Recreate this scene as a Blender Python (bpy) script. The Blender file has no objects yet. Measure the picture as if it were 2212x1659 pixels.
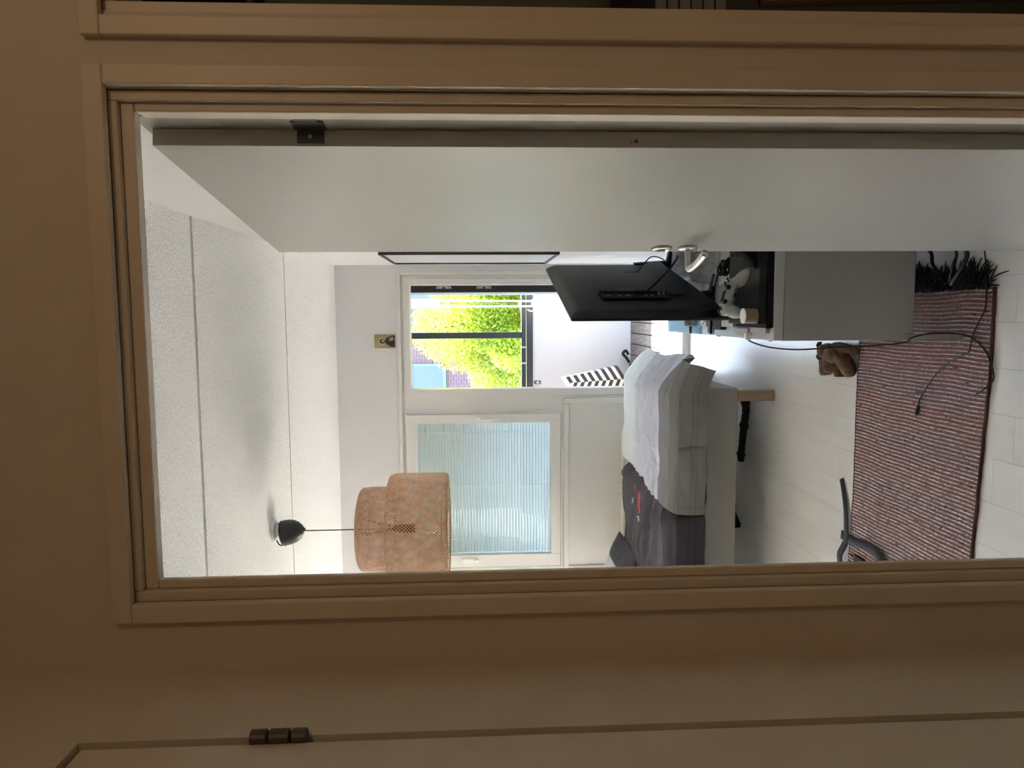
import bpy, bmesh, math, random
import numpy as np
from mathutils import Vector, Matrix, noise

random.seed(7)
rng = np.random.default_rng(7)
S = bpy.context.scene
COL = S.collection

# ------------------------------------------------------------------ camera
# the photograph is a portrait picture lying on its side: the camera is rolled a quarter turn
F_PX, PITCH, YAW, ROLL, EYE = 1613.0, .0499, .0948, -.0108, 1.565
cp, sp, cw, sw = math.cos(PITCH), math.sin(PITCH), math.cos(YAW), math.sin(YAW)
fwd = Vector((-sw * cp, cw * cp, -sp))
right = Vector((cw, sw, 0))
up = right.cross(fwd)
cr, sr = math.cos(ROLL), math.sin(ROLL)
right, up = cr * right + sr * up, -sr * right + cr * up
cam_d = bpy.data.cameras.new('camera')
cam_d.sensor_fit = 'HORIZONTAL'; cam_d.sensor_width = 36.0
cam_d.lens = F_PX * 36.0 / 2212.0
cam_d.clip_start = .02; cam_d.clip_end = 300
cam = bpy.data.objects.new('camera', cam_d); COL.objects.link(cam)
M = Matrix.Identity(4)
for r in range(3):
    M[r][0] = -up[r]; M[r][1] = right[r]; M[r][2] = -fwd[r]
M[0][3], M[1][3], M[2][3] = 0, 0, EYE
cam.matrix_world = M
S.camera = cam

# ------------------------------------------------------------------ sky, sun, lamps, exposure
W = bpy.data.worlds.new('world'); S.world = W; W.use_nodes = True
wn = W.node_tree.nodes; wl = W.node_tree.links
bg = wn['Background']
sky = wn.new('ShaderNodeTexSky'); sky.sky_type = 'NISHITA'; sky.sun_disc = False
sky.sun_elevation = math.radians(50); sky.sun_rotation = math.radians(0); sky.air_density = 1.3; sky.dust_density = 1.5
tint = wn.new('ShaderNodeMix'); tint.data_type = 'RGBA'; tint.blend_type = 'MULTIPLY'; tint.inputs[0].default_value = 1
tint.inputs[7].default_value = (.86, .94, 1.0, 1); wl.new(sky.outputs[0], tint.inputs[6]); wl.new(tint.outputs[2], bg.inputs[0]); bg.inputs[1].default_value = .62

def light(name, kind, loc, energy, color, **kw):
    d = bpy.data.lights.new(name, kind); d.energy = energy; d.color = color
    for k, v in kw.items(): setattr(d, k, v)
    o = bpy.data.objects.new(name, d); COL.objects.link(o); o.location = loc
    return o
sun = light('sun', 'SUN', (0, 20, 20), 20.0, (1, .94, .86), angle=.009)
sun.rotation_euler = Vector((-.12, -.80, -1.0)).to_track_quat('-Z', 'Y').to_euler()
for nm, loc, sx, sz in (('door_portal', (-.17, 5.55, 1.05), .78, 2.1), ('window_portal', (-1.29, 5.56, 1.5), 1.0, 1.0), ('added_window_portal', (-3.575, 5.56, 1.27), 1.25, 2.3)):
    p = light(nm, 'AREA', loc, 1, (1, 1, 1), shape='RECTANGLE', size=sx, size_y=sz)
    p.data.cycles.is_portal = True
    p.rotation_euler = (math.radians(-90), 0, 0)
HALL_LAMP = (.80, -.20, 2.42)
hall = light('hall_lamp_light', 'POINT', (HALL_LAMP[0], HALL_LAMP[1], HALL_LAMP[2] - .12), 1.15, (1, .69, .43), shadow_soft_size=.05)
S.view_settings.view_transform = 'Standard'; S.view_settings.look = 'None'
S.view_settings.exposure = 2.75; S.view_settings.gamma = 1.0; S.view_settings.use_curve_mapping = False
cy = S.cycles
cy.use_denoising = True; cy.max_bounces = 12; cy.diffuse_bounces = 8; cy.glossy_bounces = 5
cy.transmission_bounces = 8; cy.transparent_max_bounces = 24; cy.sample_clamp_indirect = 8.0
cy.caustics_reflective = False; cy.caustics_refractive = False

# ------------------------------------------------------------------ materials
def mat(name, col, rough=.6, metal=0.0, var=0.0, vscale=8.0, bump=0.0, bscale=60.0, spec=.5, dark=None,
        trans=0.0, coat=0.0, stretch=None):
    m = bpy.data.materials.new(name); m.use_nodes = True
    n = m.node_tree.nodes; l = m.node_tree.links; b = n['Principled BSDF']
    b.inputs['Roughness'].default_value = rough; b.inputs['Metallic'].default_value = metal
    b.inputs['Specular IOR Level'].default_value = spec
    if coat: b.inputs['Coat Weight'].default_value = coat; b.inputs['Coat Roughness'].default_value = .1
    tc = n.new('ShaderNodeTexCoord'); mp = n.new('ShaderNodeMapping'); l.new(tc.outputs['Object'], mp.inputs[0])
    if stretch: mp.inputs['Scale'].default_value = stretch
    c = (*col, 1); b.inputs['Base Color'].default_value = c
    if var or dark:
        nz = n.new('ShaderNodeTexNoise'); nz.inputs['Scale'].default_value = vscale; nz.inputs['Detail'].default_value = 5
        l.new(mp.outputs[0], nz.inputs['Vector'])
        mx = n.new('ShaderNodeMix'); mx.data_type = 'RGBA'
        d = dark if dark else tuple(x * (1 - var) for x in col)
        mx.inputs[6].default_value = (*d, 1); mx.inputs[7].default_value = c
        rp = n.new('ShaderNodeMapRange'); rp.inputs[1].default_value = .3; rp.inputs[2].default_value = .65
        l.new(nz.outputs['Fac'], rp.inputs[0]); l.new(rp.outputs[0], mx.inputs[0]); l.new(mx.outputs[2], b.inputs['Base Color'])
    if bump:
        nb = n.new('ShaderNodeTexNoise'); nb.inputs['Scale'].default_value = bscale; nb.inputs['Detail'].default_value = 3
        l.new(mp.outputs[0], nb.inputs['Vector'])
        bm = n.new('ShaderNodeBump'); bm.inputs['Strength'].default_value = min(1, bump); bm.inputs['Distance'].default_value = .004
        l.new(nb.outputs['Fac'], bm.inputs['Height']); l.new(bm.outputs[0], b.inputs['Normal'])
    if trans:
        t = n.new('ShaderNodeBsdfTranslucent'); t.inputs[0].default_value = c
        ms = n.new('ShaderNodeMixShader'); ms.inputs[0].default_value = trans
        if var or dark: l.new(mx.outputs[2], t.inputs[0])
        l.new(b.outputs[0], ms.inputs[1]); l.new(t.outputs[0], ms.inputs[2])
        l.new(ms.outputs[0], n['Material Output'].inputs[0])
    return m

def attr_mat(name, rough=.8, trans=0.0, bump=0.0, bscale=200):
    m = bpy.data.materials.new(name); m.use_nodes = True
    n = m.node_tree.nodes; l = m.node_tree.links; b = n['Principled BSDF']
    b.inputs['Roughness'].default_value = rough
    a = n.new('ShaderNodeAttribute'); a.attribute_name = 'Col'; l.new(a.outputs['Color'], b.inputs['Base Color'])
    if bump:
        nb = n.new('ShaderNodeTexNoise'); nb.inputs['Scale'].default_value = bscale
        tc = n.new('ShaderNodeTexCoord'); l.new(tc.outputs['Object'], nb.inputs['Vector'])
        bm = n.new('ShaderNodeBump'); bm.inputs['Strength'].default_value = bump; bm.inputs['Distance'].default_value = .003
        l.new(nb.outputs['Fac'], bm.inputs['Height']); l.new(bm.outputs[0], b.inputs['Normal'])
    if trans:
        t = n.new('ShaderNodeBsdfTranslucent'); l.new(a.outputs['Color'], t.inputs[0])
        ms = n.new('ShaderNodeMixShader'); ms.inputs[0].default_value = trans
        l.new(b.outputs[0], ms.inputs[1]); l.new(t.outputs[0], ms.inputs[2]); l.new(ms.outputs[0], n['Material Output'].inputs[0])
    return m

def glass_mat(name, tint=(1, 1, 1), refl=.8):
    m = bpy.data.materials.new(name); m.use_nodes = True
    n = m.node_tree.nodes; l = m.node_tree.links; n.remove(n['Principled BSDF'])
    t = n.new('ShaderNodeBsdfTransparent'); t.inputs[0].default_value = (*tint, 1)
    g = n.new('ShaderNodeBsdfGlossy'); g.inputs['Roughness'].default_value = .02
    lw = n.new('ShaderNodeLayerWeight'); lw.inputs[0].default_value = .5
    pw_ = n.new('ShaderNodeMath'); pw_.operation = 'POWER'; pw_.inputs[1].default_value = 5; l.new(lw.outputs['Facing'], pw_.inputs[0])
    ma = n.new('ShaderNodeMath'); ma.operation = 'MULTIPLY_ADD'; ma.inputs[1].default_value = refl; ma.inputs[2].default_value = .03; l.new(pw_.outputs[0], ma.inputs[0])
    ms = n.new('ShaderNodeMixShader'); l.new(ma.outputs[0], ms.inputs[0])
    l.new(t.outputs[0], ms.inputs[1]); l.new(g.outputs[0], ms.inputs[2]); l.new(ms.outputs[0], n['Material Output'].inputs[0])
    return m

def popcorn_mat():
    m = mat('textured_ceiling_paint', (.83, .81, .79), .9)
    n = m.node_tree.nodes; l = m.node_tree.links; b = n['Principled BSDF']
    tc = n.new('ShaderNodeTexCoord'); nz = n.new('ShaderNodeTexNoise'); nz.inputs['Scale'].default_value = 140; nz.inputs['Detail'].default_value = 2.5
    nz.inputs['Roughness'].default_value = .6
    l.new(tc.outputs['Object'], nz.inputs['Vector'])
    mr = n.new('ShaderNodeMapRange'); mr.inputs[1].default_value = .33; mr.inputs[2].default_value = .5; l.new(nz.outputs['Fac'], mr.inputs[0])
    bm = n.new('ShaderNodeBump'); bm.inputs['Strength'].default_value = .8; bm.inputs['Distance'].default_value = .006
    l.new(mr.outputs[0], bm.inputs['Height']); l.new(bm.outputs[0], b.inputs['Normal'])
    mx = n.new('ShaderNodeMix'); mx.data_type = 'RGBA'; mx.inputs[6].default_value = (.78, .77, .75, 1); mx.inputs[7].default_value = (.95, .94, .93, 1)
    l.new(mr.outputs[0], mx.inputs[0]); l.new(mx.outputs[2], b.inputs['Base Color'])
    return m

def brick_mat():
    m = mat('far_brick_facing', (.30, .16, .17), .9); n = m.node_tree.nodes; l = m.node_tree.links
    tc = n.new('ShaderNodeTexCoord'); mp = n.new('ShaderNodeMapping'); mp.inputs['Rotation'].default_value = (math.pi / 2, 0, 0)
    br = n.new('ShaderNodeTexBrick'); br.inputs['Scale'].default_value = 1.0
    br.inputs['Color1'].default_value = (.15, .062, .066, 1); br.inputs['Color2'].default_value = (.13, .052, .056, 1)
    br.inputs['Mortar'].default_value = (.20, .12, .115, 1); br.inputs['Brick Width'].default_value = .28; br.inputs['Row Height'].default_value = .09
    br.inputs['Mortar Size'].default_value = .012
    l.new(tc.outputs['Object'], mp.inputs[0]); l.new(mp.outputs[0], br.inputs['Vector']); l.new(br.outputs[0], n['Principled BSDF'].inputs['Base Color'])
    return m

HALLP = mat('hall_wall_paint', (.60, .54, .45), .6, var=.05, vscale=2, bump=.12, bscale=300)
HALLG = mat('hall_gloss_paint', (.62, .55, .45), .44, var=.06, vscale=6, bump=.04, bscale=25, stretch=(1, 1, .15))
WALLP = mat('bedroom_wall_paint', (.72, .718, .712), .75, bump=.10, bscale=220)
LEAFP = mat('shaded_door_gloss_paint', (.41, .40, .375), .28, var=.05, vscale=3, bump=.05, bscale=4)  # white door leaf darkened in base colour to imitate weaker light
TRIMP = mat('window_frame_paint', (.72, .705, .665), .35)
CEILP = popcorn_mat()
JOINT = mat('ceiling_joint_filler', (.52, .50, .46), .9)
FLOORP = mat('pale_laminate', (.76, .745, .715), .30, var=.05, vscale=3, bump=.03, bscale=40, stretch=(6, 1, 1), spec=.16)
SEAM = mat('dark_underlay', (.16, .14, .12), .9)
DIMW = mat('bounce_cutting_wall_paint', (.36, .345, .33), .8)  # unseen bedroom walls coloured darker to cut bounced light
BLACKF = mat('black_metal', (.018, .018, .02), .35)
GREYF = mat('grey_metal', (.30, .30, .30), .4)
STEEL = mat('brushed_steel', (.62, .61, .59), .28, metal=1)
DARKST = mat('dark_steel', (.09, .085, .075), .45, metal=.6)
WHITEP = mat('white_plastic', (.85, .85, .84), .35)
DESKW = mat('shaded_white_melamine', (.34, .335, .32), .32)  # white desk greyed in the colour to stand for backlit shade
TVB = mat('tv_black_plastic', (.014, .015, .019), .48, bump=.04, bscale=500, spec=.35)
TVD = mat('tv_port_recess', (.008, .008, .01), .6)
TVP = mat('tv_port_metal', (.35, .35, .37), .4, metal=.8)
WOOD = mat('birch_wood', (.38, .27, .17), .5, var=.3, vscale=9, stretch=(4, 4, .4))
BEDF = mat('shaded_bed_cover_cotton', (.31, .297, .27), .85, bump=.15, bscale=400)  # white bed base; its backlit darkness is put into this grey
CABLE = mat('black_cable', (.008, .008, .009), .45)
RATT = mat('woven_bamboo', (.70, .43, .25), .55, var=.3, vscale=40, trans=.22)
GLASS = glass_mat('clear_glass')
GLASSB = glass_mat('tinted_glass', (.93, .97, .99))
SLAT = mat('blind_slat_white', (.58, .70, .70), .35, trans=.30)
FURB = mat('brown_plush', (.20, .112, .070), .95, var=.35, vscale=60, bump=.9, bscale=350)
FURD = mat('dark_brown_plush', (.12, .065, .03), .95, var=.3, vscale=60, bump=.9, bscale=350)
BLKCL = mat('black_cotton', (.010, .011, .014), .9, bump=.6, bscale=300, var=.5, vscale=30)
WEBB = mat('black_webbing', (.030, .031, .033), .6, bump=.4, bscale=600)

# ------------------------------------------------------------------ mesh helpers
class MB:
    def __init__(s): s.v = []; s.f = []; s.c = []
    def add(s, v, f, col=None):
        o = len(s.v); s.v += [tuple(map(float, p)) for p in v]; s.f += [tuple(i + o for i in q) for q in f]
        if col is not None: s.c += [col] * len(f)
        return s
    def box(s, x0, x1, y0, y1, z0, z1, col=None, mtx=None):
        v = [(x, y, z) for x in (x0, x1) for y in (y0, y1) for z in (z0, z1)]
        if mtx is not None: v = [tuple(mtx @ Vector(p)) for p in v]
        return s.add(v, [(0, 1, 3, 2), (4, 6, 7, 5), (0, 4, 5, 1), (2, 3, 7, 6), (0, 2, 6, 4), (1, 5, 7, 3)], col)
    def tube(s, pts, r, n=8, cap=True, col=None, flat=1.0):
        P = [Vector(p) for p in pts]; R = r if hasattr(r, '__len__') else [r] * len(P)
        o = len(s.v); ref = Vector((0, 0, 1)); t0 = (P[1] - P[0]).normalized()
        if abs(t0.dot(ref)) > .9: ref = Vector((1, 0, 0))
        a = t0.cross(ref).normalized()
        for i, p in enumerate(P):
            t = (P[min(i + 1, len(P) - 1)] - P[max(i - 1, 0)]).normalized()
            a = (a - t * a.dot(t)).normalized(); b = t.cross(a)
            for k in range(n):
                th = 2 * math.pi * k / n
                q = p + (a * math.cos(th) + b * math.sin(th) * flat) * R[i]
                s.v.append(tuple(q))
        fs = []
        for i in range(len(P) - 1):
            for k in range(n):
                k2 = (k + 1) % n
                fs.append((o + i * n + k, o + i * n + k2, o + (i + 1) * n + k2, o + (i + 1) * n + k))
        if cap:
            fs.append(tuple(o + k for k in reversed(range(n)))); fs.append(tuple(o + (len(P) - 1) * n + k for k in range(n)))
        s.f += fs
        if col is not None: s.c += [col] * len(fs)
        return s
    def lathe(s, prof, n=32, c=(0, 0, 0), mtx=None, col=None, close=False):
        o = len(s.v)
        for (r, z) in prof:
            for k in range(n):
                a = 2 * math.pi * k / n; p = Vector((r * math.cos(a), r * math.sin(a), z))
                if mtx is not None: p = mtx @ p
                s.v.append((p.x + c[0], p.y + c[1], p.z + c[2]))
        fs = []
        for i in range(len(prof) - 1):
            for k in range(n):
                k2 = (k + 1) % n
                fs.append((o + i * n + k, o + i * n + k2, o + (i + 1) * n + k2, o + (i + 1) * n + k))
        if prof[0][0] > 1e-6: fs.append(tuple(o + k for k in reversed(range(n))))
        if prof[-1][0] > 1e-6: fs.append(tuple(o + (len(prof) - 1) * n + k for k in range(n)))
        s.f += fs
        if col is not None: s.c += [col] * len(fs)
        return s
    def ell(s, c, r, mtx=None, n=16, m=10, col=None):
        o = len(s.v); c = Vector(c)
        for i in range(m + 1):
            ph = math.pi * i / m
            for k in range(n):
                a = 2 * math.pi * k / n
                p = Vector((r[0] * math.sin(ph) * math.cos(a), r[1] * math.sin(ph) * math.sin(a), r[2] * math.cos(ph)))
                if mtx is not None: p = mtx @ p
                s.v.append(tuple(p + c))
        fs = []
        for i in range(m):
            for k in range(n):
                k2 = (k + 1) % n
                fs.append((o + i * n + k, o + (i + 1) * n + k, o + (i + 1) * n + k2, o + i * n + k2))
        s.f += fs
        if col is not None: s.c += [col] * len(fs)
        return s
    def prism(s, poly, z0, z1, mtx=None, col=None):
        n = len(poly); v = [(x, y, z0) for x, y in poly] + [(x, y, z1) for x, y in poly]
        if mtx is not None: v = [tuple(mtx @ Vector(p)) for p in v]
        f = [tuple(reversed(range(n))), tuple(range(n, 2 * n))] + [(i, (i + 1) % n, n + (i + 1) % n, n + i) for i in range(n)]
        return s.add(v, f, col)
    def build(s, name, m, parent=None, smooth=False, bevel=0, weld=False, sub=0):
        me = bpy.data.meshes.new(name); me.from_pydata(s.v, [], s.f); me.update()
        if s.c:
            at = me.color_attributes.new('Col', 'FLOAT_COLOR', 'CORNER'); arr = []
            for p, c in zip(me.polygons, s.c): arr += list((*c, 1.0)) * p.loop_total
            at.data.foreach_set('color', arr)
        if smooth: me.polygons.foreach_set('use_smooth', [True] * len(me.polygons))
        if weld:
            bm = bmesh.new(); bm.from_mesh(me); bmesh.ops.remove_doubles(bm, verts=bm.verts, dist=1e-5)
            bmesh.ops.recalc_face_normals(bm, faces=bm.faces); bm.to_mesh(me); bm.free()
        o = bpy.data.objects.new(name, me)
        if m: me.materials.append(m)
        COL.objects.link(o)
        if parent is not None: o.parent = parent
        if bevel:
            b = o.modifiers.new('bevel', 'BEVEL'); b.width = bevel; b.segments = 2; b.limit_method = 'ANGLE'
        if sub:
            q = o.modifiers.new('sub', 'SUBSURF'); q.levels = sub; q.render_levels = sub
        return o

def bx(name, m, a, parent=None, bevel=0): return MB().box(*a).build(name, m, parent, bevel=bevel)
def tag(o, label, cat, group=None, kind=None):
    o['label'] = label; o['category'] = cat
    if group: o['group'] = group
    if kind: o['kind'] = kind
    return o
def struct(o): o['kind'] = 'structure'; return o
def stuff(o): o['kind'] = 'stuff'; return o
def empty(name, loc=(0, 0, 0)):
    o = bpy.data.objects.new(name, None); COL.objects.link(o); o.empty_display_size = .05
    o['base'] = list(loc); return o          # children carry world coordinates; the root stays at the origin
def thing(name, label, cat, group=None):
    return tag(empty(name), label, cat, group)
def spline(P, n=8):
    P = [Vector(p) for p in P]; out = []
    for i in range(len(P) - 1):
        p0 = P[max(i - 1, 0)]; p1 = P[i]; p2 = P[i + 1]; p3 = P[min(i + 2, len(P) - 1)]
        for k in range(n):
            t = k / n
            out.append(.5 * ((2 * p1) + (-p0 + p2) * t + (2 * p0 - 5 * p1 + 4 * p2 - p3) * t * t + (-p0 + 3 * p1 - 3 * p2 + p3) * t ** 3))
    out.append(P[-1]); return out
def grid(fn, nu, nv, name, m, parent=None, colfn=None, smooth=True, thick=0):
    V = []; F = []; C = []
    for j in range(nv + 1):
        for i in range(nu + 1): V.append(tuple(fn(i / nu, j / nv)))
    for j in range(nv):
        for i in range(nu):
            a = j * (nu + 1) + i; F.append((a, a + 1, a + nu + 2, a + nu + 1))
            if colfn: C.append(colfn((i + .5) / nu, (j + .5) / nv))
    b = MB(); b.v = V; b.f = F; b.c = C
    o = b.build(name, m, parent, smooth=smooth)
    if thick:
        q = o.modifiers.new('thick', 'SOLIDIFY'); q.thickness = thick; q.offset = 0
    return o
def nz(x, y, z=0.0): return noise.noise(Vector((x, y, z)))

# dimensions
XR, XL, YN, YF, H = .345, -4.4, 1.25, 5.40, 2.55
WX0, WX1, WZ = -1.935, .292, 2.112             # the window and balcony door unit in the far wall

# ================================================================== bedroom shell
fl = struct(bx('floor', SEAM, (XL, XR, YN - .12, YF, -.06, -.006)))
PW = .1373; x = .102 + PW * 2; k = 0
offs = {0: 1.10, 1: .30, 2: .75, 3: .05}
first = [.35, 1.0, .35, 1.0]
butts = {(-.313): 4.765, (-.45): 3.36, (-.587): 2.15, (-.724): 3.10}
PL = 1.29
xe = XR
edges = [XR] + [.239 - PW * i for i in range(0, 36)]
for i in range(len(edges) - 1):
    x1, x0 = edges[i], edges[i + 1]
    if x0 < XL: x0 = XL
    if x1 <= XL + .01: break
    b0 = None
    for kx, ky in butts.items():
        if abs(x0 - kx) < .03: b0 = ky
    if b0 is None: b0 = YN + random.random() * PL
    ys = sorted([y for y in [b0 + PL * q for q in range(-5, 6)] if YN - .1 < y < YF - .02])
    ys = [YN - .12] + ys + [YF - .002]
    for y0, y1 in zip(ys[:-1], ys[1:]):
        if y1 - y0 < .02: continue
        bx('floor_plank', FLOORP, (x0 + .0004, x1 - .0004, y0 + .0004, y1 - .0004, -.006, 0), fl)

ce = struct(bx('ceiling', JOINT, (XL, XR + .1, YN - .05, YF + .1, H + .003, H + .10)))
for y0, y1 in ((YN - .05, 2.693), (2.717, 3.970), (3.988, YF + .02)):
    bx('ceiling_panel', CEILP, (XL, XR + .02, y0, y1, H, H + .003), ce)

wr = struct(bx('wall_right', WALLP, (XR, XR + .09, YN, YF + .2, 0, H)))
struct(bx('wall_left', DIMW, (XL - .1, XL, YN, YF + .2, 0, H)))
SX0, SX1, SZ0, SZ1 = -4.2, -2.95, .12, 2.42       # added far-wall window out of view, letting in sun to brighten the room
wf = struct(MB().box(SX1, WX0, YF, YF + .2, 0, H).box(XL, SX0, YF, YF + .2, 0, H).box(SX0, SX1, YF, YF + .2, 0, SZ0).box(SX0, SX1, YF, YF + .2, SZ1, H).box(WX0, WX1, YF, YF + .2, WZ, H).box(WX1, XR, YF, YF + .2, 0, H).build('wall_far', WALLP))
# cove where ceiling meets the far wall
cv = MB(); prof = [(YF, H - .012)] + [(YF - .014 * (1 - math.cos(a)), H - .012 * (1 - math.sin(a))) for a in np.linspace(0, math.pi / 2, 5)]

# wall between hall and bedroom (door side); the bedroom face and the hall face
OX0, OX1, OZ = -.456, .330, 2.10
nw = MB()
nw.box(XL, OX0, 1.15, YN, 0, H).box(OX0, OX1, 1.15, YN, OZ, H).box(OX1, .437, 1.15, YN, 0, H)
nw.box(.437, 1.16, 1.15, YN, OZ + .0, H).box(1.16, 1.5, 1.15, YN, 0, H)
wnr = struct(nw.build('wall_near', HALLP))
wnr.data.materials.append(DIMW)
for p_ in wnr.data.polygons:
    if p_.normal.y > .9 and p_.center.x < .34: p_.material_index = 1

# ================================================================== hall
struct(bx('wall_hall_left', HALLP, (-.66, -.556, .955, 1.15, 0, H)))
struct(MB().box(-.66, -.556, -1.8, .955, 2.088, H).box(-.66, -.556, -1.8, .12, 0, 2.088).box(-.66, -.60, .12, .955, 0, 2.088).build('wall_hall_side', HALLP))
struct(bx('wall_hall_right', HALLP, (1.5, 1.6, -1.8, YN, 0, H)))
struct(bx('wall_hall_back', HALLP, (-.66, 1.6, -1.9, -1.8, 0, H)))
struct(bx('ceiling_hall', HALLP, (-.66, 1.6, -1.9, YN - .05, H, H + .1)))
struct(bx('floor_hall', FLOORP, (-.66, 1.6, -1.9, 1.13, -.05, 0)))

# closet door on the hall's left wall
d3 = struct(bx('door_3', HALLG, (-.598, -.5575, .128, .942, .01, 2.078), bevel=.002))
for z0 in (1.79, .25):
    hg = empty('hinge'); hg.parent = d3; hg.name = 'door_hinge'
    r_ = .0105
    h_ = MB()
    for a, b in ((0, .0205), (.0225, .0495), (.0515, .074)):
        h_.lathe([(.0, a), (r_ * .8, a), (r_, a + .0015), (r_, b - .0015), (r_ * .8, b), (0, b)], 16, c=(-.553, .9485, z0 + a * 0))
    h_.v = [(p[0], p[1], p[2]) for p in h_.v]
    ho = h_.build('hinge_barrel', DARKST, d3, smooth=False)
    bpy.data.objects.remove(hg)

# bedroom door frame: architrave, frame face, stop, reveal
t1 = struct(empty('trim_1'))
def surround(name, xin0, xin1, zin, w, y0, y1, m, parent, bevel=.0012, wt=None):
    wt = w if wt is None else wt
    for a in ((xin0 - w, xin0, y0, y1, 0, zin), (xin1, xin1 + w, y0, y1, 0, zin), (xin0 - w, xin1 + w, y0, y1, zin, zin + wt)):
        bx(name, m, a, parent, bevel=bevel)
surround('architrave', -.4428, .331, 2.095, .0300, 1.135, 1.1505, HALLG, t1, .0025)
for a in ((-.446, -.4285, 1.155, 1.189, 0, 2.0975), (-.456, -.4450, 1.1892, 1.25, 0, 2.0975), (.3135, .3285, 1.155, 1.25, 0, 2.0975), (-.428, .3135, 1.155, 1.188, 2.085, 2.0975), (-.437, .3135, 1.1885, 1.25, 2.093, 2.10)):
    bx('frame_face', HALLG, a, t1, .002)
for a in ((-.4285, -.4135, 1.165, 1.178, 0, 2.0645), (.300, .314, 1.165, 1.204, 0, 2.0645), (-.4285, .314, 1.165, 1.189, 2.065, 2.0845)):
    bx('door_stop', HALLG, a, t1, .003)
bx('threshold', HALLG, (-.428, .3135, 1.13, 1.25, -.004, .006), t1)

# second door frame to the right of the bedroom door, with a dark closet behind it
t2 = struct(empty('trim_2'))
surround('architrave', .4278, 1.16, 2.095, .0285, 1.135, 1.1505, HALLG, t2, .0025)
for a in ((.433, .4537, 1.155, 1.25, 0, 2.0975), (1.14, 1.158, 1.155, 1.25, 0, 2.0975), (.4537, 1.14, 1.155, 1.25, 2.078, 2.0975)):
    bx('frame_face', HALLG, a, t2, .002)
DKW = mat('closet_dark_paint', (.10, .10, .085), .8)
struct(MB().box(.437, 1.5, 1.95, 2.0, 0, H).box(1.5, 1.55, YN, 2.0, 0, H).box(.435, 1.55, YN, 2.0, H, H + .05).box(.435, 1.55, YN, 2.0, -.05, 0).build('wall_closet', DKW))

# bedroom door leaf, opened into the bedroom on right-hand hinges
A_ = Vector((.2726, 1.262, 0)); LD = Vector((-.1383, .99039, 0)); LN = Vector((-LD.y, LD.x, 0))  # LN points to the bedroom (left)
LM = Matrix.Translation(A_) @ Matrix(((LD.x, LN.x, 0, 0), (LD.y, LN.y, 0, 0), (0, 0, 1, 0), (0, 0, 0, 1)))
d1 = struct(MB().box(0, .782, -.028, 0, .012, 2.080, mtx=LM).build('door_1', LEAFP, bevel=.0012))
MB().box(-.048, .79, -.0405, -.0284, .012, 2.092, mtx=LM).build('rebate_lip', LEAFP, d1, bevel=.001)
hp = MB().box(-.0022, -.0002, -.027, -.004, 1.805, 1.849, mtx=LM).box(-.034, .0, -.0284, -.0262, 1.801, 1.853, mtx=LM).box(-.048, -.034, -.0284, -.0262, 1.810, 1.846, mtx=LM).build('hinge_plate', DARKST, d1, bevel=.0008)
sc = MB().lathe([(0, .0), (.0035, .0), (.0035, .0015), (.0012, .0015), (0, .0004)], 12, mtx=LM @ Matrix.Translation((-.0024, -.015, 1.828)) @ Matrix.Rotation(math.radians(-90), 4, 'Y')).build('screw', GREYF, hp)
MB().box(-.002, .0004, -.026, -.001, .23, .275, mtx=LM).build('hinge_plate', DARKST, d1)
CHIP = mat('bare_wood_chip', (.10, .06, .035), .8)
for cx_, cz_, cr_ in ((-.011, 1.292, .0035), (-.009, 1.300, .0012), (-.0385, 1.640, .0035)):
    MB().prism([(cr_ * math.cos(a) * (1 + .4 * math.sin(3 * a)), cr_ * math.sin(a)) for a in np.linspace(0, 2 * math.pi, 11, endpoint=False)], -.0008, .0004,
               mtx=LM @ Matrix.Translation((0 if cx_ > -.03 else -.048, cx_, cz_)) @ Matrix.Rotation(math.radians(-90), 4, 'Y')).build('paint_chip', CHIP, d1)
# lock rosette
def lathe_on_leaf(u, z, prof, name, m, parent, sx=1.0, n=28):
    mt = LM @ Matrix.Translation((u, 0, z)) @ Matrix.Rotation(math.radians(-90), 4, 'X') @ Matrix.Diagonal((1, sx, 1, 1))
    return MB().lathe(prof, n, mtx=mt).build(name, m, parent, smooth=True)
lathe_on_leaf(.737, 1.064, [(0, 0), (.026, 0), (.027, .002), (.025, .006), (.019, .008), (.0175, .0065), (0, .0065)], 'lock_rosette', STEEL, d1)
lathe_on_leaf(.737, 1.064, [(0, .006), (.010, .006), (.010, .011), (.007, .0125), (0, .0125)], 'key_cylinder', WHITEP, d1)
ro = lathe_on_leaf(.733, .995, [(0, 0), (.026, 0), (.027, .002), (.025, .006), (.016, .009), (0, .009)], 'handle_rosette', STEEL, d1)
hd = MB().tube([LM @ Vector(p) for p in spline([(.733, .004, .995), (.733, .03, .995), (.733, .046, .995), (.728, .056, .995), (.715, .060, .994), (.67, .058, .992), (.63, .050, .990), (.606, .044, .988)], 5)],
               [.0085] * 15 + [.0095] * 21, 12, flat=1.0).build('handle', STEEL, d1, smooth=True)

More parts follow.
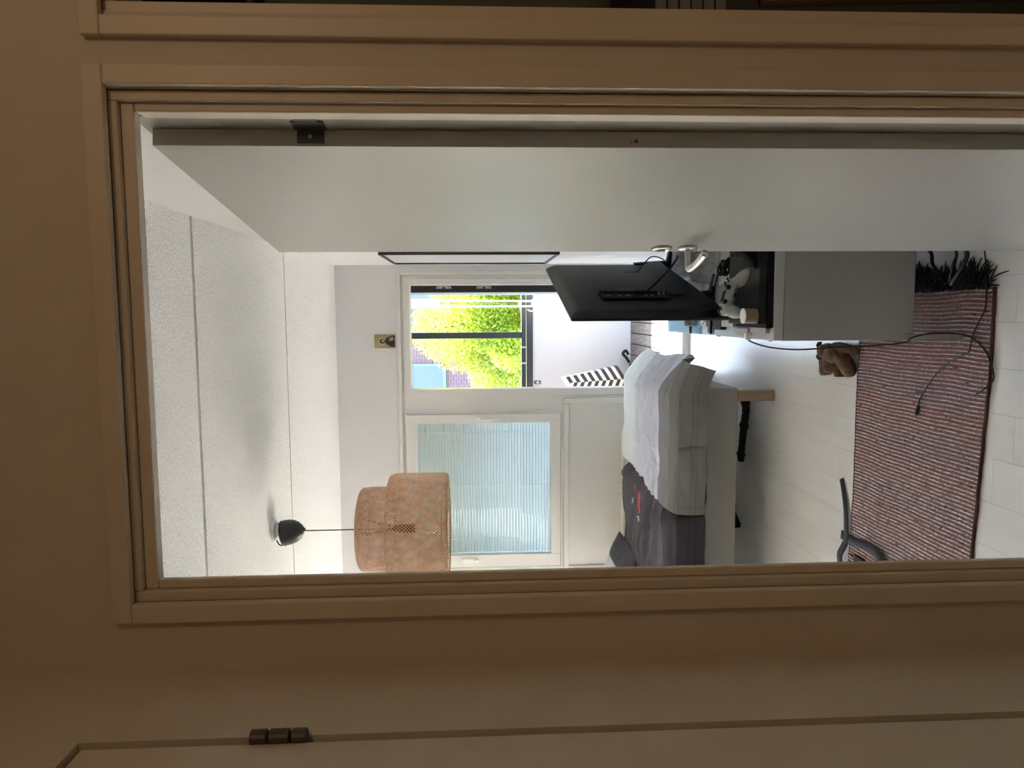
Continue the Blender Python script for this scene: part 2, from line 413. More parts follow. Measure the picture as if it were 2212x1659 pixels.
# ================================================================== window and balcony door unit in the far wall
# casing
w1 = struct(empty('window_1'))
bx('casing', TRIMP, (WX0 - .0, WX1, YF - .012, YF + .03, WZ - .022, WZ + .004), w1, .002)
bx('casing', TRIMP, (WX1 - .018, WX1 + .004, YF - .012, YF + .03, 0, WZ - .022), w1, .002)
bx('casing', TRIMP, (WX0 - .02, WX0, YF - .012, YF + .03, 0, WZ + .004), w1, .002)
bx('frame_head', TRIMP, (WX0, WX1 - .018, YF + .012, YF + .14, 2.072, WZ - .022), w1, .002)
bx('frame_post', TRIMP, (-.728, -.598, YF + .008, YF + .14, 0, 2.072), w1, .002)
bx('frame_post', TRIMP, (WX0, -1.885, YF + .004, YF + .14, 0, 2.072), w1, .002)
bx('frame_rail', TRIMP, (-1.885, -.728, YF + .004, YF + .14, .915, .938), w1, .002)
# sash
SY = YF - .006
for a in ((-.797, -.733, SY, SY + .05, .942, 2.062), (-1.872, -1.782, SY, SY + .05, .942, 2.062)):
    bx('sash_stile', TRIMP, a, w1, .002)
for a in ((-1.782, -.797, SY, SY + .05, 1.990, 2.062), (-1.782, -.797, SY, SY + .05, .942, 1.010)):
    bx('sash_rail', TRIMP, a, w1, .002)
bx('pane', GLASS, (-1.785, -.794, SY + .018, SY + .021, 1.007, 1.993), w1)
bx('pane', GLASS, (-1.785, -.794, SY + .10, SY + .103, 1.007, 1.993), w1)
sl = None
NS = 44
for i in range(NS):
    z = 1.022 + i * (.955 / (NS - 1))
    if sl is None:
        b = MB(); prof = [(-.0115, -.0035), (-.006, .0005), (0, .0015), (.006, .0005), (.0115, -.0035)]
        V = []
        ang = math.radians(66)
        for xx in (-1.781, -.799):
            for (yy, zz) in prof:
                V.append((xx, yy * math.cos(ang) - zz * math.sin(ang), -(yy * math.sin(ang) + zz * math.cos(ang))))
        b.add(V, [(j, j + 1, j + 6, j + 5) for j in range(4)])
        sl = b.build('blind_slat', SLAT, w1, smooth=True); sl.location = (0, SY + .06, z)
    else:
        c = sl.copy(); COL.objects.link(c); c.parent = w1; c.location = (0, SY + .06, z)
for xx in (-.871, -1.269, -1.674):
    MB().tube([(xx, SY + .0465, 1.01), (xx, SY + .0465, 1.99)], .0016, 6).build('ladder_cord', WHITEP, w1)
bx('blind_bottom_rail', WHITEP, (-1.780, -.80, SY + .05, SY + .07, 1.008, 1.016), w1)
# handle on the right stile
hb = bx('window_handle', WHITEP, (-.776, -.758, SY - .010, SY, 1.496, 1.556), w1, .002)
MB().tube([(-.767, SY - .008, 1.520), (-.767, SY - .030, 1.520)], .0065, 10).tube([(-.767, SY - .030, 1.526), (-.768, SY - .032, 1.39)], [.0075, .006], 10).build('lever', WHITEP, hb, smooth=True)
lk = MB()
stad = [(-.0165 * math.cos(a) , (.048 if math.sin(a) > 0 else -.048) + .0165 * math.sin(a)) for a in np.linspace(0, 2 * math.pi, 28, endpoint=False)]
lkm = Matrix.Translation((-1.825, SY, 1.608)) @ Matrix.Rotation(math.radians(90), 4, 'X')
lko = MB().prism(stad, 0, .006, mtx=lkm).build('child_lock', WHITEP, w1, bevel=.0015)
MB().lathe([(0, 0), (.011, 0), (.011, .008), (.008, .011), (0, .011)], 20, mtx=lkm @ Matrix.Translation((0, -.045, .004))).build('button', WHITEP, lko, smooth=True)
w3 = struct(empty('window_3_added'))  # added unseen window, there for the daylight it brings
for a in ((SX0, SX1, YF + .04, YF + .12, SZ0, SZ0 + .06), (SX0, SX1, YF + .04, YF + .12, SZ1 - .06, SZ1), (SX0, SX0 + .06, YF + .04, YF + .12, SZ0, SZ1),
          (SX1 - .06, SX1, YF + .04, YF + .12, SZ0, SZ1), ((SX0 + SX1) / 2 - .03, (SX0 + SX1) / 2 + .03, YF + .04, YF + .12, SZ0, SZ1)):
    bx('frame_bar', TRIMP, a, w3)
for a in ((SX0 + .06, (SX0 + SX1) / 2 - .03), ((SX0 + SX1) / 2 + .03, SX1 - .06)):
    bx('pane', GLASS, (a[0], a[1], YF + .07, YF + .076, SZ0 + .06, SZ1 - .06), w3)
# wall panel below the window
bx('lower_panel', TRIMP, (-1.895, -.66, YF + .012, YF + .06, 0, .878), w1)
for a in ((-.662, -.620, YF - .008, YF + .02, 0, .915), (-1.90, -.662, YF - .008, YF + .02, .876, .915)):
    bx('panel_moulding', TRIMP, a, w1, .006)

# balcony door (glazed, swung open outwards) with frame and threshold
d2 = struct(empty('door_2'))
bx('frame_stile', TRIMP, (-.598, -.548, YF - .002, YF + .13, 0, 2.072), d2, .002)
bx('frame_stile', TRIMP, (.203, .245, YF + .002, YF + .13, 0, 2.072), d2, .002)
bx('frame_stile', TRIMP, (.245, .274, YF + .014, YF + .13, 0, 2.072), d2, .002)
bx('frame_rail', TRIMP, (-.548, .203, YF - .002, YF + .13, 2.024, 2.072), d2, .002)
bx('threshold', TRIMP, (-.548, .203, YF - .015, YF + .10, 0, .048), d2, .004)
bx('threshold_strip', WOOD, (-.548, .203, YF + .10, YF + .145, 0, .040), d2, .003)
lf = bx('door_leaf_stile', BLACKF, (.1545, .2065, YF + .135, YF + .20, .05, 2.06), d2, .002)
bx('door_leaf_face', GREYF, (.1515, .1545, YF + .145, YF + .95, .05, 2.06), d2)
for z0 in (1.729, 1.435):
    pl = MB().prism([(.158 + .024 * 0, z0), (.158, z0 + .11), (.170, z0 + .11), (.178, z0 + .10), (.178, z0 + .01), (.170, z0)], 0, .003,
                    mtx=Matrix(((1, 0, 0, .022), (0, 0, -1, YF + .1335), (0, 1, 0, 0), (0, 0, 0, 1)))).build('strike_plate', STEEL, d2)
    MB().box(.181, .193, YF + .1295, YF + .132, z0 + .045, z0 + .065).build('slot', BLACKF, pl)
    for zz in (z0 + .015, z0 + .095):
        MB().lathe([(0, 0), (.004, 0), (.003, .0015), (0, .0015)], 10, mtx=Matrix.Translation((.188, YF + .1302, zz)) @ Matrix.Rotation(math.radians(90), 4, 'X')).build('screw', DARKST, pl)

# ================================================================== balcony
DECK = mat('weathered_decking', (.22, .175, .15), .75, var=.45, vscale=9, bump=.3, bscale=40, stretch=(5, .7, 1))
CONC = mat('balcony_concrete_paint', (.44, .41, .41), .85, var=.05, vscale=1.5, bump=.25, bscale=50)
dk = struct(bx('floor_balcony', SEAM, (-2.05, 1.3, YF + .14, 7.55, -.14, -.045)))
xx = 1.08
while xx > -1.95:
    bx('deck_plank', DECK, (xx - .100, xx, YF + .15, 7.50, -.045, -.015), dk, .003)
    xx -= .1075
DY = 7.50
struct(bx('wall_parapet', CONC, (-2.05, 1.3, DY, DY + .14, -.14, .978)))
struct(bx('ceiling_balcony', CONC, (-2.05, 1.3, YF + .2, 7.74, 2.58, 2.75)))
struct(bx('wall_balcony_left', CONC, (-2.15, -2.05, YF + .2, 7.7, -.14, 2.6)))
struct(bx('wall_balcony_right', CONC, (1.3, 1.4, YF + .2, 7.7, -.14, 2.6)))
w2 = struct(empty('window_2'))
bx('lower_rail', BLACKF, (-2.05, 1.3, DY - .03, DY + .06, .978, 1.040), w2, .004)
bx('glazing_track', BLACKF, (-2.05, 1.3, DY - .01, DY + .05, 1.046, 1.093), w2, .003)
bx('upper_track', BLACKF, (-2.05, 1.3, DY - .01, DY + .05, 2.52, 2.58), w2, .003)
bx('glazing_post', BLACKF, (-.252, -.190, DY, DY + .05, 1.093, 2.52), w2, .003)
for a, b in ((-2.04, -1.7), (-1.69, -1.05), (-1.04, -.35), (-.345, -.255), (-.187, .55), (.56, 1.28)):
    bx('pane', GLASSB, (a, b, DY + .018, DY + .026, 1.095, 2.52), w2)
for xx in (-.345, -.505):
    bx('track_clip', GREYF, (xx - .006, xx + .012, DY - .016, DY - .009, 1.05, 1.09), w2)

# white fold-up drying rack on the balcony
rk = thing('drying_rack', 'white folded drying rack standing on the balcony beside the open door', 'rack')
RY = 6.55
bx('top_bracket', WHITEP, (.045, .128, RY - .04, RY + .04, 1.86, 2.20), rk, .01)
MB().tube([(.112, RY, 1.88), (.104, RY, 1.06)], .0085, 8).build('rod', WHITEP, rk, smooth=True)
MB().tube([(.062, RY + .02, 1.88), (.058, RY + .02, 1.06)], .0085, 8).build('rod', WHITEP, rk, smooth=True)
MB().tube([(.088, RY - .02, 1.88), (.083, RY - .02, 1.30)], .004, 6).build('rod', GREYF, rk, smooth=True)
MB().box(.095, .115, RY - .02, RY + .02, 1.42, 1.47).build('clamp', WHITEP, rk, bevel=.003)
for zz in (1.84, 1.10):
    MB().tube(spline([(.03, RY - .04, zz), (.015, RY - .05, zz - .03), (.03, RY - .05, zz - .06), (.06, RY - .04, zz - .05), (.10, RY - .04, zz - .06)], 4), .006, 6).build('hook', WHITEP, rk, smooth=True)
MB().prism([(.052, 1.06), (.118, 1.06), (.15, .95), (.15, -.015), (.035, -.015), (.035, .95)], 0, .05,
           mtx=Matrix(((1, 0, 0, 0), (0, 0, -1, RY + .02), (0, 1, 0, 0), (0, 0, 0, 1)))).build('folded_wings', WHITEP, rk, bevel=.006)

# latch on the parapet wall
lt = thing('wall_latch', 'small dark metal latch plate on the balcony parapet wall', 'latch')
bx('plate', DARKST, (-.715, -.680, DY - .006, DY, .895, .965), lt, .002)
MB().lathe([(0, 0), (.011, 0), (.011, .006), (0, .006)], 14, mtx=Matrix.Translation((-.698, DY - .006, .93)) @ Matrix.Rotation(math.radians(90), 4, 'X')).build('eyelet', STEEL, lt)

# striped folded lounger cushion leaning on the balcony
def stripe_mat():
    m = mat('striped_canvas', (.9, .9, .9), .8); n = m.node_tree.nodes; l = m.node_tree.links
    a = n.new('ShaderNodeAttribute'); a.attribute_name = 'Col'; l.new(a.outputs['Color'], n['Principled BSDF'].inputs['Base Color']); return m
STR = stripe_mat()
cu = thing('folded_cushion', 'black and white striped folded cushion leaning on the balcony', 'cushion')
def cushion(name, x0, x1, zb, zt, y0, y1, lean, skew, ns):
    b = MB(); n = ns * 2
    def pt(u, v, side):
        xx = x0 + (x1 - x0) * u + lean * v; zz = zb + (zt - zb) * v + skew * u
        bulge = .022 * math.sin(math.pi * min(max(u, .02), .98)) * (1 if side else -1)
        return (xx, (y1 if side else y0) + bulge, zz)
    for j in range(n):
        v0, v1 = j / n, (j + 1) / n; c = (.035, .034, .038) if j % 2 == 0 else (.62, .61, .60)
        for i in range(6):
            u0, u1 = i / 6, (i + 1) / 6
            for sd in (0, 1):
                q = [pt(u0, v0, sd), pt(u1, v0, sd), pt(u1, v1, sd), pt(u0, v1, sd)]
                b.add(q if not sd else q[::-1], [(0, 1, 2, 3)], c)
        for uu in (0, 1):
            b.add([pt(uu, v0, 0), pt(uu, v0, 1), pt(uu, v1, 1), pt(uu, v1, 0)], [(0, 1, 2, 3)], c)
    b.add([pt(0, 1, 0), pt(1, 1, 0), pt(1, 1, 1), pt(0, 1, 1)], [(0, 1, 2, 3)], (.62, .61, .60))
    b.add([pt(0, 0, 0), pt(1, 0, 0), pt(1, 0, 1), pt(0, 0, 1)], [(3, 2, 1, 0)], (.62, .61, .60))
    return b.build(name, STR, cu, smooth=False)
cushion('back_section', -.64, -.50, .14, .66, 6.92, 7.02, -.105, .085, 8)
cushion('seat_section', -.78, -.62, .20, .74, 6.90, 6.98, -.03, -.07, 8)
cushion('seat_section', -.92, -.58, -.012, .13, 6.88, 7.06, -.02, .01, 3)

# black strap with hook lying at the foot of the parapet
bs = thing('tie_strap', 'black tie strap with a hook lying by the parapet foot', 'strap')
MB().tube(spline([(-.52, 7.38, .01), (-.53, 7.40, .006), (-.66, 7.42, .004), (-.80, 7.44, .004), (-.95, 7.44, .002)], 5), .011, 6).build('webbing', BLKCL, bs)
MB().tube(spline([(-.42, 7.38, .03), (-.38, 7.38, .055), (-.41, 7.38, .085), (-.45, 7.38, .05), (-.50, 7.38, .02)], 5), .014, 8).build('hook', BLKCL, bs)

# ================================================================== outdoors
GRASS = mat('grass', (.06, .10, .02), .9, var=.4, vscale=1)
struct(bx('ground_lawn', GRASS, (-60, 60, 7.9, 90, -6.3, -6.0)))
BRK = brick_mat()
bl = thing('apartment_building', 'brick apartment building behind the green tree, with a white framed window', 'building')
BY = 26.0
fac = MB()
wins = [(-4.10, -1.73, 2.55, 3.80), (-.9, .9, 2.55, 3.80), (2.2, 4.2, 2.55, 3.80), (-8.2, -6.2, 2.55, 3.8), (-4.10, -1.73, -.4, .85), (-.9, .9, -.4, .85), (2.2, 4.2, -.4, .85)]
bx('wall', BRK, (-16, 16, BY, BY + 8, -6, 9), bl)
WFR = mat('far_window_white', (.11, .125, .14), .5)
FGL = mat('far_window_glass', (.062, .070, .085), .35)
for (a, b, c, d) in wins:
    w = MB().box(a, b, BY - .08, BY, c, c + .12).box(a, b, BY - .08, BY, d - .1, d).box(a, a + .1, BY - .08, BY, c, d).box(b - .1, b, BY - .08, BY, c, d).box((a + b) / 2 - .05, (a + b) / 2 + .05, BY - .08, BY, c, d).build('window', WFR, bl)
    bx('pane', FGL, (a + .1, b - .1, BY - .05, BY - .001, c + .12, d - .1), w)
bx('roof', DARKST, (-16.3, 16.3, BY - .3, BY + 8.3, 9, 9.4), bl)

BARK = mat('tree_bark', (.10, .08, .06), .9, var=.4, vscale=10, bump=.6, bscale=20)
LEAFM = attr_mat('spring_leaves', .5, trans=.62)
def tree(c, R, nleaf, label, seed, ls=.085, base=-6.0):
    rg = np.random.default_rng(seed); root = thing('tree', label, 'tree', None)
    tb = MB(); c = Vector(c)
    tb.tube(spline([(c.x, c.y, base), (c.x + .1, c.y, base * .5 + c.z * .5 - 1), (c.x, c.y, c.z - R * .4), (c.x - .1, c.y, c.z + R * .5)], 4), [.2 - .013 * i for i in range(13)], 8)
    tb.build('trunk', BARK, root, smooth=True)
    lobes = []
    for i in range(46):
        d = rg.normal(size=3); d /= np.linalg.norm(d); rr = R * (.30 + .52 * rg.random())
        lobes.append((np.array(c) + d * rr, R * (.16 + .14 * rg.random()), .72 + .5 * rg.random()))
    for i in range(16):
        q = lobes[i][0]
        br = MB().tube(spline([(c.x, c.y, c.z - R * .5 + .12 * i * R / 3), tuple((np.array([c.x, c.y, c.z - R * .1]) + q) / 2 + rg.normal(size=3) * .12), tuple(q)], 4), [.045 - .0045 * k for k in range(9)], 5)
        br.build('branch', BARK, root)
    n = nleaf; li = rg.integers(0, len(lobes), n)
    LC = np.array([l[0] for l in lobes]); LR = np.array([l[1] for l in lobes]); LB = np.array([l[2] for l in lobes])
    d = rg.normal(size=(n, 3)); d /= np.linalg.norm(d, axis=1)[:, None]
    rad = LR[li] * (.45 + .62 * rg.random(n) ** .6)
    P = LC[li] + d * rad[:, None]
    a = rg.normal(size=(n, 3)); a /= np.linalg.norm(a, axis=1)[:, None]
    b_ = np.cross(a, rg.normal(size=(n, 3))); b_ /= np.linalg.norm(b_, axis=1)[:, None]
    s_ = ls * (.6 + .7 * rg.random(n))[:, None]
    V = np.stack([P - a * s_ * .6, P + b_ * s_ * .42, P + a * s_ * .6, P - b_ * s_ * .42], 1).reshape(-1, 3)
    me = bpy.data.meshes.new('foliage'); me.from_pydata(V.tolist(), [], (np.arange(n * 4).reshape(-1, 4)).tolist())
    at = me.color_attributes.new('Col', 'FLOAT_COLOR', 'CORNER')
    t = rg.random(n)[:, None]; br_ = (LB[li] * (.55 + .9 * rg.random(n)))[:, None]
    colr = (np.array([[.36, .37, .020]]) * (1 - t) + np.array([[.30, .37, .035]]) * t) * br_
    colr = np.hstack([colr, np.ones((n, 1))]).astype(np.float32)
    at.data.foreach_set('color', np.repeat(colr, 4, axis=0).ravel())
    me.materials.append(LEAFM); o = bpy.data.objects.new('foliage', me); COL.objects.link(o); o.parent = root; stuff(o)
    return root
tree((.02, 16.0, .80), 2.45, 95000, 'round bright green leafy tree directly beyond the balcony glazing', 3, .050)
tree((-2.4, 22.0, -2.3), 2.4, 12000, 'lower bright green tree beside the round one, further left', 5, .11)
tree((3.4, 19.0, .2), 2.8, 12000, 'bright green tree on the right, behind the open balcony door', 6, .11)

# ================================================================== desk along the right wall
dx0, dx1, dy0, dy1, dzt = -.0915, .338, 2.307, 3.585, .625
dsk = thing('desk', 'white low desk unit standing along the right wall behind the door', 'desk')
bx('desktop', mat('white_desktop_lit', (.50, .50, .50), .2), (dx0, dx1, dy0, dy1, .5945, dzt), dsk, .0015)  # lighter copy of the desk white for the brightly lit top
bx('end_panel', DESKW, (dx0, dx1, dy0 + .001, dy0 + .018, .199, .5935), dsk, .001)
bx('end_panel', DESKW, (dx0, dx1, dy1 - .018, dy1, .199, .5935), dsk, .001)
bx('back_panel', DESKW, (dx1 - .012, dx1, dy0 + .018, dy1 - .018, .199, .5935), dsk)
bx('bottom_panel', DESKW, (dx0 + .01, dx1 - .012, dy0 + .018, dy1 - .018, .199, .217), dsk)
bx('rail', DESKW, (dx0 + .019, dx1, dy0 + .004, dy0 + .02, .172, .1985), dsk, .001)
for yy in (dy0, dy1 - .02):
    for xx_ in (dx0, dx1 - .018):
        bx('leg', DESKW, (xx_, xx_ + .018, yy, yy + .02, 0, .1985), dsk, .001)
for i in range(2):
    y0 = dy0 + .02 + i * .619
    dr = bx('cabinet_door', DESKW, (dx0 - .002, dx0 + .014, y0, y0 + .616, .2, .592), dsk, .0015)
    MB().lathe([(0, 0), (.006, 0), (.006, .012), (.012, .018), (.009, .024), (0, .025)], 14, mtx=Matrix.Translation((dx0 - .002, y0 + .57, .40)) @ Matrix.Rotation(math.radians(-90), 4, 'Y')).build('knob', STEEL, dr, smooth=True)

# television seen from behind
tv = thing('television', 'black flat television seen from its back, standing on the white desk', 'television')
TB = Vector((-.019, 2.655, 0)); TE = Vector((.212, 3.60, 0)); TU = (TE - TB).normalized(); TN = Vector((TU.y, -TU.x, 0))   # TN: the back side
TL = (TE - TB).length
TM = Matrix.Translation(TB) @ Matrix(((TU.x, TN.x, 0, 0), (TU.y, TN.y, 0, 0), (0, 0, 1, 0), (0, 0, 0, 1)))
MB().box(0, TL, -.012, 0, .648, 1.219, mtx=TM).build('panel', TVB, tv, bevel=.003)
MB().box(.006, TL - .006, -.0135, -.0122, .655, 1.213, mtx=TM).build('screen', mat('tv_screen', (.01, .01, .012), .12), tv)
# bulged back shell
bk = MB(); nuu, nvv = 24, 16
def shell(u, v):
    e = min(u, 1 - u) * TL; g = min(v * .555, (1 - v) * .555)
    d = .022 * min(1, e / .035) ** .5 * min(1, g / .035) ** .5 + .020 * (1 / (1 + math.exp((v - .17) * 40))) * min(1, e / .06) * min(1, g / .02)
    return TM @ Vector((.002 + (TL - .004) * u, .0002 + d, .652 + .564 * v))
grid(shell, 60, 40, 'back_shell', TVB, tv)
pr = MB().box(.172, .262, .0205, .0224, .812, 1.076, mtx=TM)
def onb(name, u0, u1, z0, z1, m, y0=.0225, y1=.0245, parent=tv, bev=.0008):
    return MB().box(u0, u1, y0, y1, z0, z1, mtx=TM).build(name, m, parent, bevel=bev)
rec = onb('port_recess', .176, .266, .815, 1.076, TVD, .030, .0335)
cvp = onb('port_cover', .288, .405, .812, 1.076, TVB, .0215, .0235)
onb('socket_row', .262, .272, .812, 1.078, TVB, .024, .040)
onb('label', .31, .39, .93, 1.00, mat('grey_label', (.05, .05, .055), .5), .0237, .024, cvp)
onb('label', .315, .385, 1.03, 1.06, TVD, .0237, .024, cvp)
for zz in (.852, .835):
    MB().lathe([(0, 0), (.006, 0), (.006, .012), (.003, .013), (0, .013)], 12, mtx=TM @ Matrix.Translation((.225, .033, zz)) @ Matrix.Rotation(math.radians(-90), 4, 'X')).build('antenna_jack', TVP, rec)
for zz, w_ in ((1.04, .018), (1.00, .014), (.965, .02), (.90, .012), (.875, .012)):
    onb('port', .205, .222, zz, zz + w_, TVP, .0335, .0345, rec, 0)
onb('power_inlet', .740, .776, .812, .887, TVD, .0212, .0230)
for uu_, zz in ((.703, 1.017), (.705, .808), (.498, 1.016), (.502, .803)):
    MB().lathe([(0, 0), (.004, 0), (.004, .0012), (0, .0012)], 10, mtx=TM @ Matrix.Translation((uu_, .0220, zz)) @ Matrix.Rotation(math.radians(-90), 4, 'X')).build('mount_hole', TVD, tv)
for uu_ in (.240, .925):
    ft = MB()
    ft.prism([(-.13, .6255), (.115, .6255), (.115, .6325), (.04, .645), (.030, .80), (.020, .80), (.006, .648), (-.02, .640), (-.13, .6325)], uu_, uu_ + .035,
             mtx=TM @ Matrix(((0, 0, 1, 0), (1, 0, 0, 0), (0, 1, 0, 0), (0, 0, 0, 1))))
    ft.build('foot', TVB, tv, bevel=.002)
hc = TM @ Vector((.246, .040, .935)); 
hdm = MB().tube([TM @ Vector(q) for q in spline([(.236, .042, .90), (.240, .055, .885), (.26, .075, .855), (.31, .09, .82), (.38, .10, .78), (.48, .11, .735), (.60, .11, .69), (.72, .10, .655), (.80, .08, .632)], 5)], .0045, 8)
hd_ = thing('video_cable', 'thick black cable drooping across the back of the television', 'cable')
hdm.build('cable_run', CABLE, hd_, smooth=True)
MB().box(.228, .248, .035, .050, .895, .945, mtx=TM).build('connector', CABLE, hd_, bevel=.003)
pc = thing('power_cable', 'thin black power cable running from the middle of the television back', 'cable')
MB().tube([TM @ Vector(q) for q in spline([(.765, .022, .822), (.80, .03, .80), (.86, .05, .765), (.93, .06, .725), (1.0, .05, .68), (1.04, .03, .635), (1.05, .02, .6285)], 5)], .003, 6).build('cable_run', CABLE, pc, smooth=True)

# game console
GLOSSB = mat('console_black', (.005, .005, .006), .5, spec=.12)
MATTB = mat('console_top_black', (.009, .009, .010), .42, spec=.25)
gc = thing('game_console', 'black two-deck game console lying on the near end of the desk', 'console')
def con(name, x0, x1, y0, y1, z0, z1, sk, m):
    b = MB(); V = []
    for z, o in ((z0, 0), (z1, sk)):
        V += [(x0, y0 + o, z), (x1, y0 + o, z), (x1, y1 + o, z), (x0, y1 + o, z)]
    b.add(V, [(3, 2, 1, 0), (4, 5, 6, 7), (0, 1, 5, 4), (1, 2, 6, 5), (2, 3, 7, 6), (3, 0, 4, 7)])
    return b.build(name, m, gc, bevel=.0015)
con('lower_deck', -.052, .225, 2.312, 2.585, .6255, .6425, .010, GLOSSB)
con('light_strip', -.030, .222, 2.328, 2.58, .6428, .6452, .0, TVD)
con('upper_deck', -.040, .225, 2.320, 2.60, .6455, .6650, .012, MATTB)

# white boxes (routers / charger) at the left edge
BOXG = mat('box_white_shaded', (.42, .42, .44), .3)  # white boxes coloured grey to suggest fronts shaded by backlight
bxw = thing('white_box', 'small white router box beside the console at the desk edge', 'box')
bx('body', BOXG, (-.070, -.042, 2.335, 2.47, .626, .640), bxw, .002)
bxw2 = thing('white_adapter', 'grey white power adapter at the left edge of the desk', 'adapter')
bx('body', BOXG, (-.080, -.056, 2.49, 2.61, .626, .642), bxw2, .002)
bx('plug_socket', mat('grey_plastic', (.35, .35, .36), .5), (-.0815, -.080, 2.50, 2.52, .629, .639), bxw2)
bxw3 = thing('paper_box', 'flat white box under the round wooden canister', 'box')
bx('body', BOXG, (-.055, .02, 2.62, 2.76, .626, .646), bxw3, .002)
# canister
ca = thing('canister', 'small tan canister with white lid standing on the desk', 'canister')
CC = (-.0135, 2.352, .6655)
bx_ = MB().lathe([(0, 0), (.0235, 0), (.024, .002), (.024, .040), (.0, .040)], 32, c=CC).build('body', mat('tan_card', (.24, .155, .095), .6), ca, smooth=False)
MB().lathe([(0, .0402), (.0242, .0402), (.0246, .0412), (.0242, .0440), (.012, .0443), (0, .0437)], 32, c=CC).build('lid', WHITEP, ca)

# game controllers
def controller(label, c, m, mtx, mb):
    t = thing('game_controller', label, 'controller', 'game controllers on the desk')
    R_ = Matrix.Translation(c) @ mtx
    b = MB()
    me = bpy.data.meshes.new('body'); ob = None
    # body: metaball-like union through skin of ellipsoids, voxel remeshed to one surface
    b.ell(R_ @ Vector((0, 0, 0)), (.052, .030, .017), (R_.to_3x3()).to_4x4(), 20, 12)
    b.ell(R_ @ Vector((-.040, 0, 0)), (.030, .033, .018), (R_.to_3x3()).to_4x4(), 18, 12)
    b.ell(R_ @ Vector((.040, 0, 0)), (.030, .033, .018), (R_.to_3x3()).to_4x4(), 18, 12)
    for s_ in (-1, 1):
        rot = Matrix.Rotation(s_ * math.radians(20), 4, 'Z')
        b.ell(R_ @ Vector((s_ * .060, -.040, -.008)), (.0215, .056, .0215), R_.to_3x3().to_4x4() @ rot, 18, 12)
    body = b.build('body', m, t, smooth=True)
    rm = body.modifiers.new('remesh', 'REMESH'); rm.mode = 'VOXEL'; rm.voxel_size = .0028; rm.use_smooth_shade = True
    sm = body.modifiers.new('smooth', 'SMOOTH'); sm.factor = .6; sm.iterations = 6
    for s_ in (-1, 1):
        MB().lathe([(0, 0), (.007, 0), (.007, .006), (.009, .007), (.008, .010), (0, .0095)], 16, mtx=R_ @ Matrix.Translation((s_ * .026, -.012, .013))).build('thumb_stick', mb, t, smooth=True)
        MB().box(s_ * .047 - .013, s_ * .047 + .013, .026, .037, -.008, .004, mtx=R_).build('trigger', mb, t, bevel=.003)
    for dx_, dy_ in ((.012, 0), (-.012, 0), (0, .012), (0, -.012)):
        MB().lathe([(0, 0), (.0045, 0), (.0045, .004), (0, .005)], 12, mtx=R_ @ Matrix.Translation((.050 + dx_, .012 + dy_, .016))).build('button', mb, t)
        MB().box(-.050 + dx_ * .8 - .0035, -.050 + dx_ * .8 + .0035, .012 + dy_ * .8 - .0035, .012 + dy_ * .8 + .0035, .015, .0195, mtx=R_).build('direction_pad', mb, t, bevel=.001)
    MB().box(-.020, .020, .004, .026, .0155, .0185, mtx=R_).build('touch_pad', mb, t, bevel=.002)
    MB().box(-.008, .008, -.0325, -.0290, -.006, .001, mtx=R_).build('port', TVD, t, bevel=.001)
    MB().box(.016, .021, -.0325, -.0290, -.003, .002, mtx=R_).build('port', TVD, t, bevel=.001)
    return t
CW = mat('controller_white_shaded', (.30, .295, .275), .5, spec=.3)  # white shell coloured grey as if it lay in shade
CBK = mat('controller_dark', (.009, .009, .010), .5, spec=.3)
mt = Matrix.Rotation(math.radians(14), 4, 'Z') @ Matrix.Rotation(math.radians(17), 4, 'Y') @ Matrix.Rotation(math.radians(10), 4, 'X')
controller('white game controller propped up on top of the black console', (.050, 2.485, .706), CW, mt, CBK)
mt2 = Matrix.Rotation(math.radians(-14), 4, 'Z') @ Matrix.Rotation(math.radians(4), 4, 'Y') @ Matrix.Rotation(math.radians(12), 4, 'X')
controller('black game controller behind the white one, near the wall', (.238, 2.425, .690), CBK, mt2, TVD)

# things on the far part of the desk
PAP = mat('printed_paper', (.62, .64, .68), .7, dark=(.36, .38, .43), vscale=45, stretch=(1, .25, 1))
PAPB = mat('pale_blue_paper', (.30, .60, .85), .6)
PAPW = mat('white_paper', (.74, .75, .76), .7)
def sheet(name, label, cat, pts, z, m, curl=0.0, grp=None, th=.0008):
    P = [Vector((*p, 0)) for p in pts]
    def fn(u, v):
        a = P[0].lerp(P[1], u); b = P[3].lerp(P[2], u); q = a.lerp(b, v)
        return Vector((q.x, q.y, z + curl * (v - .5) ** 2 * 4 * .5 + curl * .6 * u * u + .0008 * nz(q.x * 25, q.y * 25)))
    o = grid(fn, 10, 10, name, m, None, thick=th); return tag(o, label, cat, grp)
sheet('blue_sheet', 'pale blue sheet hanging over the far desk edge by the door', 'paper', [(-.0915, 3.05), (-.093, 3.58), (.03, 3.60), (.03, 3.05)], .6265, PAPB)
sheet('newspaper', 'printed sheet with dark scribbles at the far end of the desk', 'paper', [(.14, 3.22), (.13, 3.52), (.33, 3.52), (.33, 3.22)], .6285, PAP, grp='papers on the desk')
sheet('magazine', 'curled printed magazine lying behind the controllers', 'magazine', [(.10, 2.86), (.13, 3.12), (.33, 3.14), (.30, 2.80)], .630, PAP, .020)
sheet('letter', 'folded white letter beside the television foot', 'paper', [(.055, 2.88), (.075, 3.02), (.13, 3.00), (.115, 2.86)], .6275, PAPW, .004)
sheet('envelope', 'grey white envelope under the curled magazine', 'envelope', [(.12, 2.64), (.10, 2.84), (.33, 2.84), (.33, 2.64)], .6275, PAPW)
ye = thing('yellow_ruler', 'yellow and brown stick lying between the papers', 'stick')
MB().box(-.085, .085, -.006, .006, 0, .004, mtx=Matrix.Translation((.215, 3.165, .6290)) @ Matrix.Rotation(math.radians(4), 4, 'Z')).build('body', mat('ochre_wood', (.42, .30, .06), .5), ye)
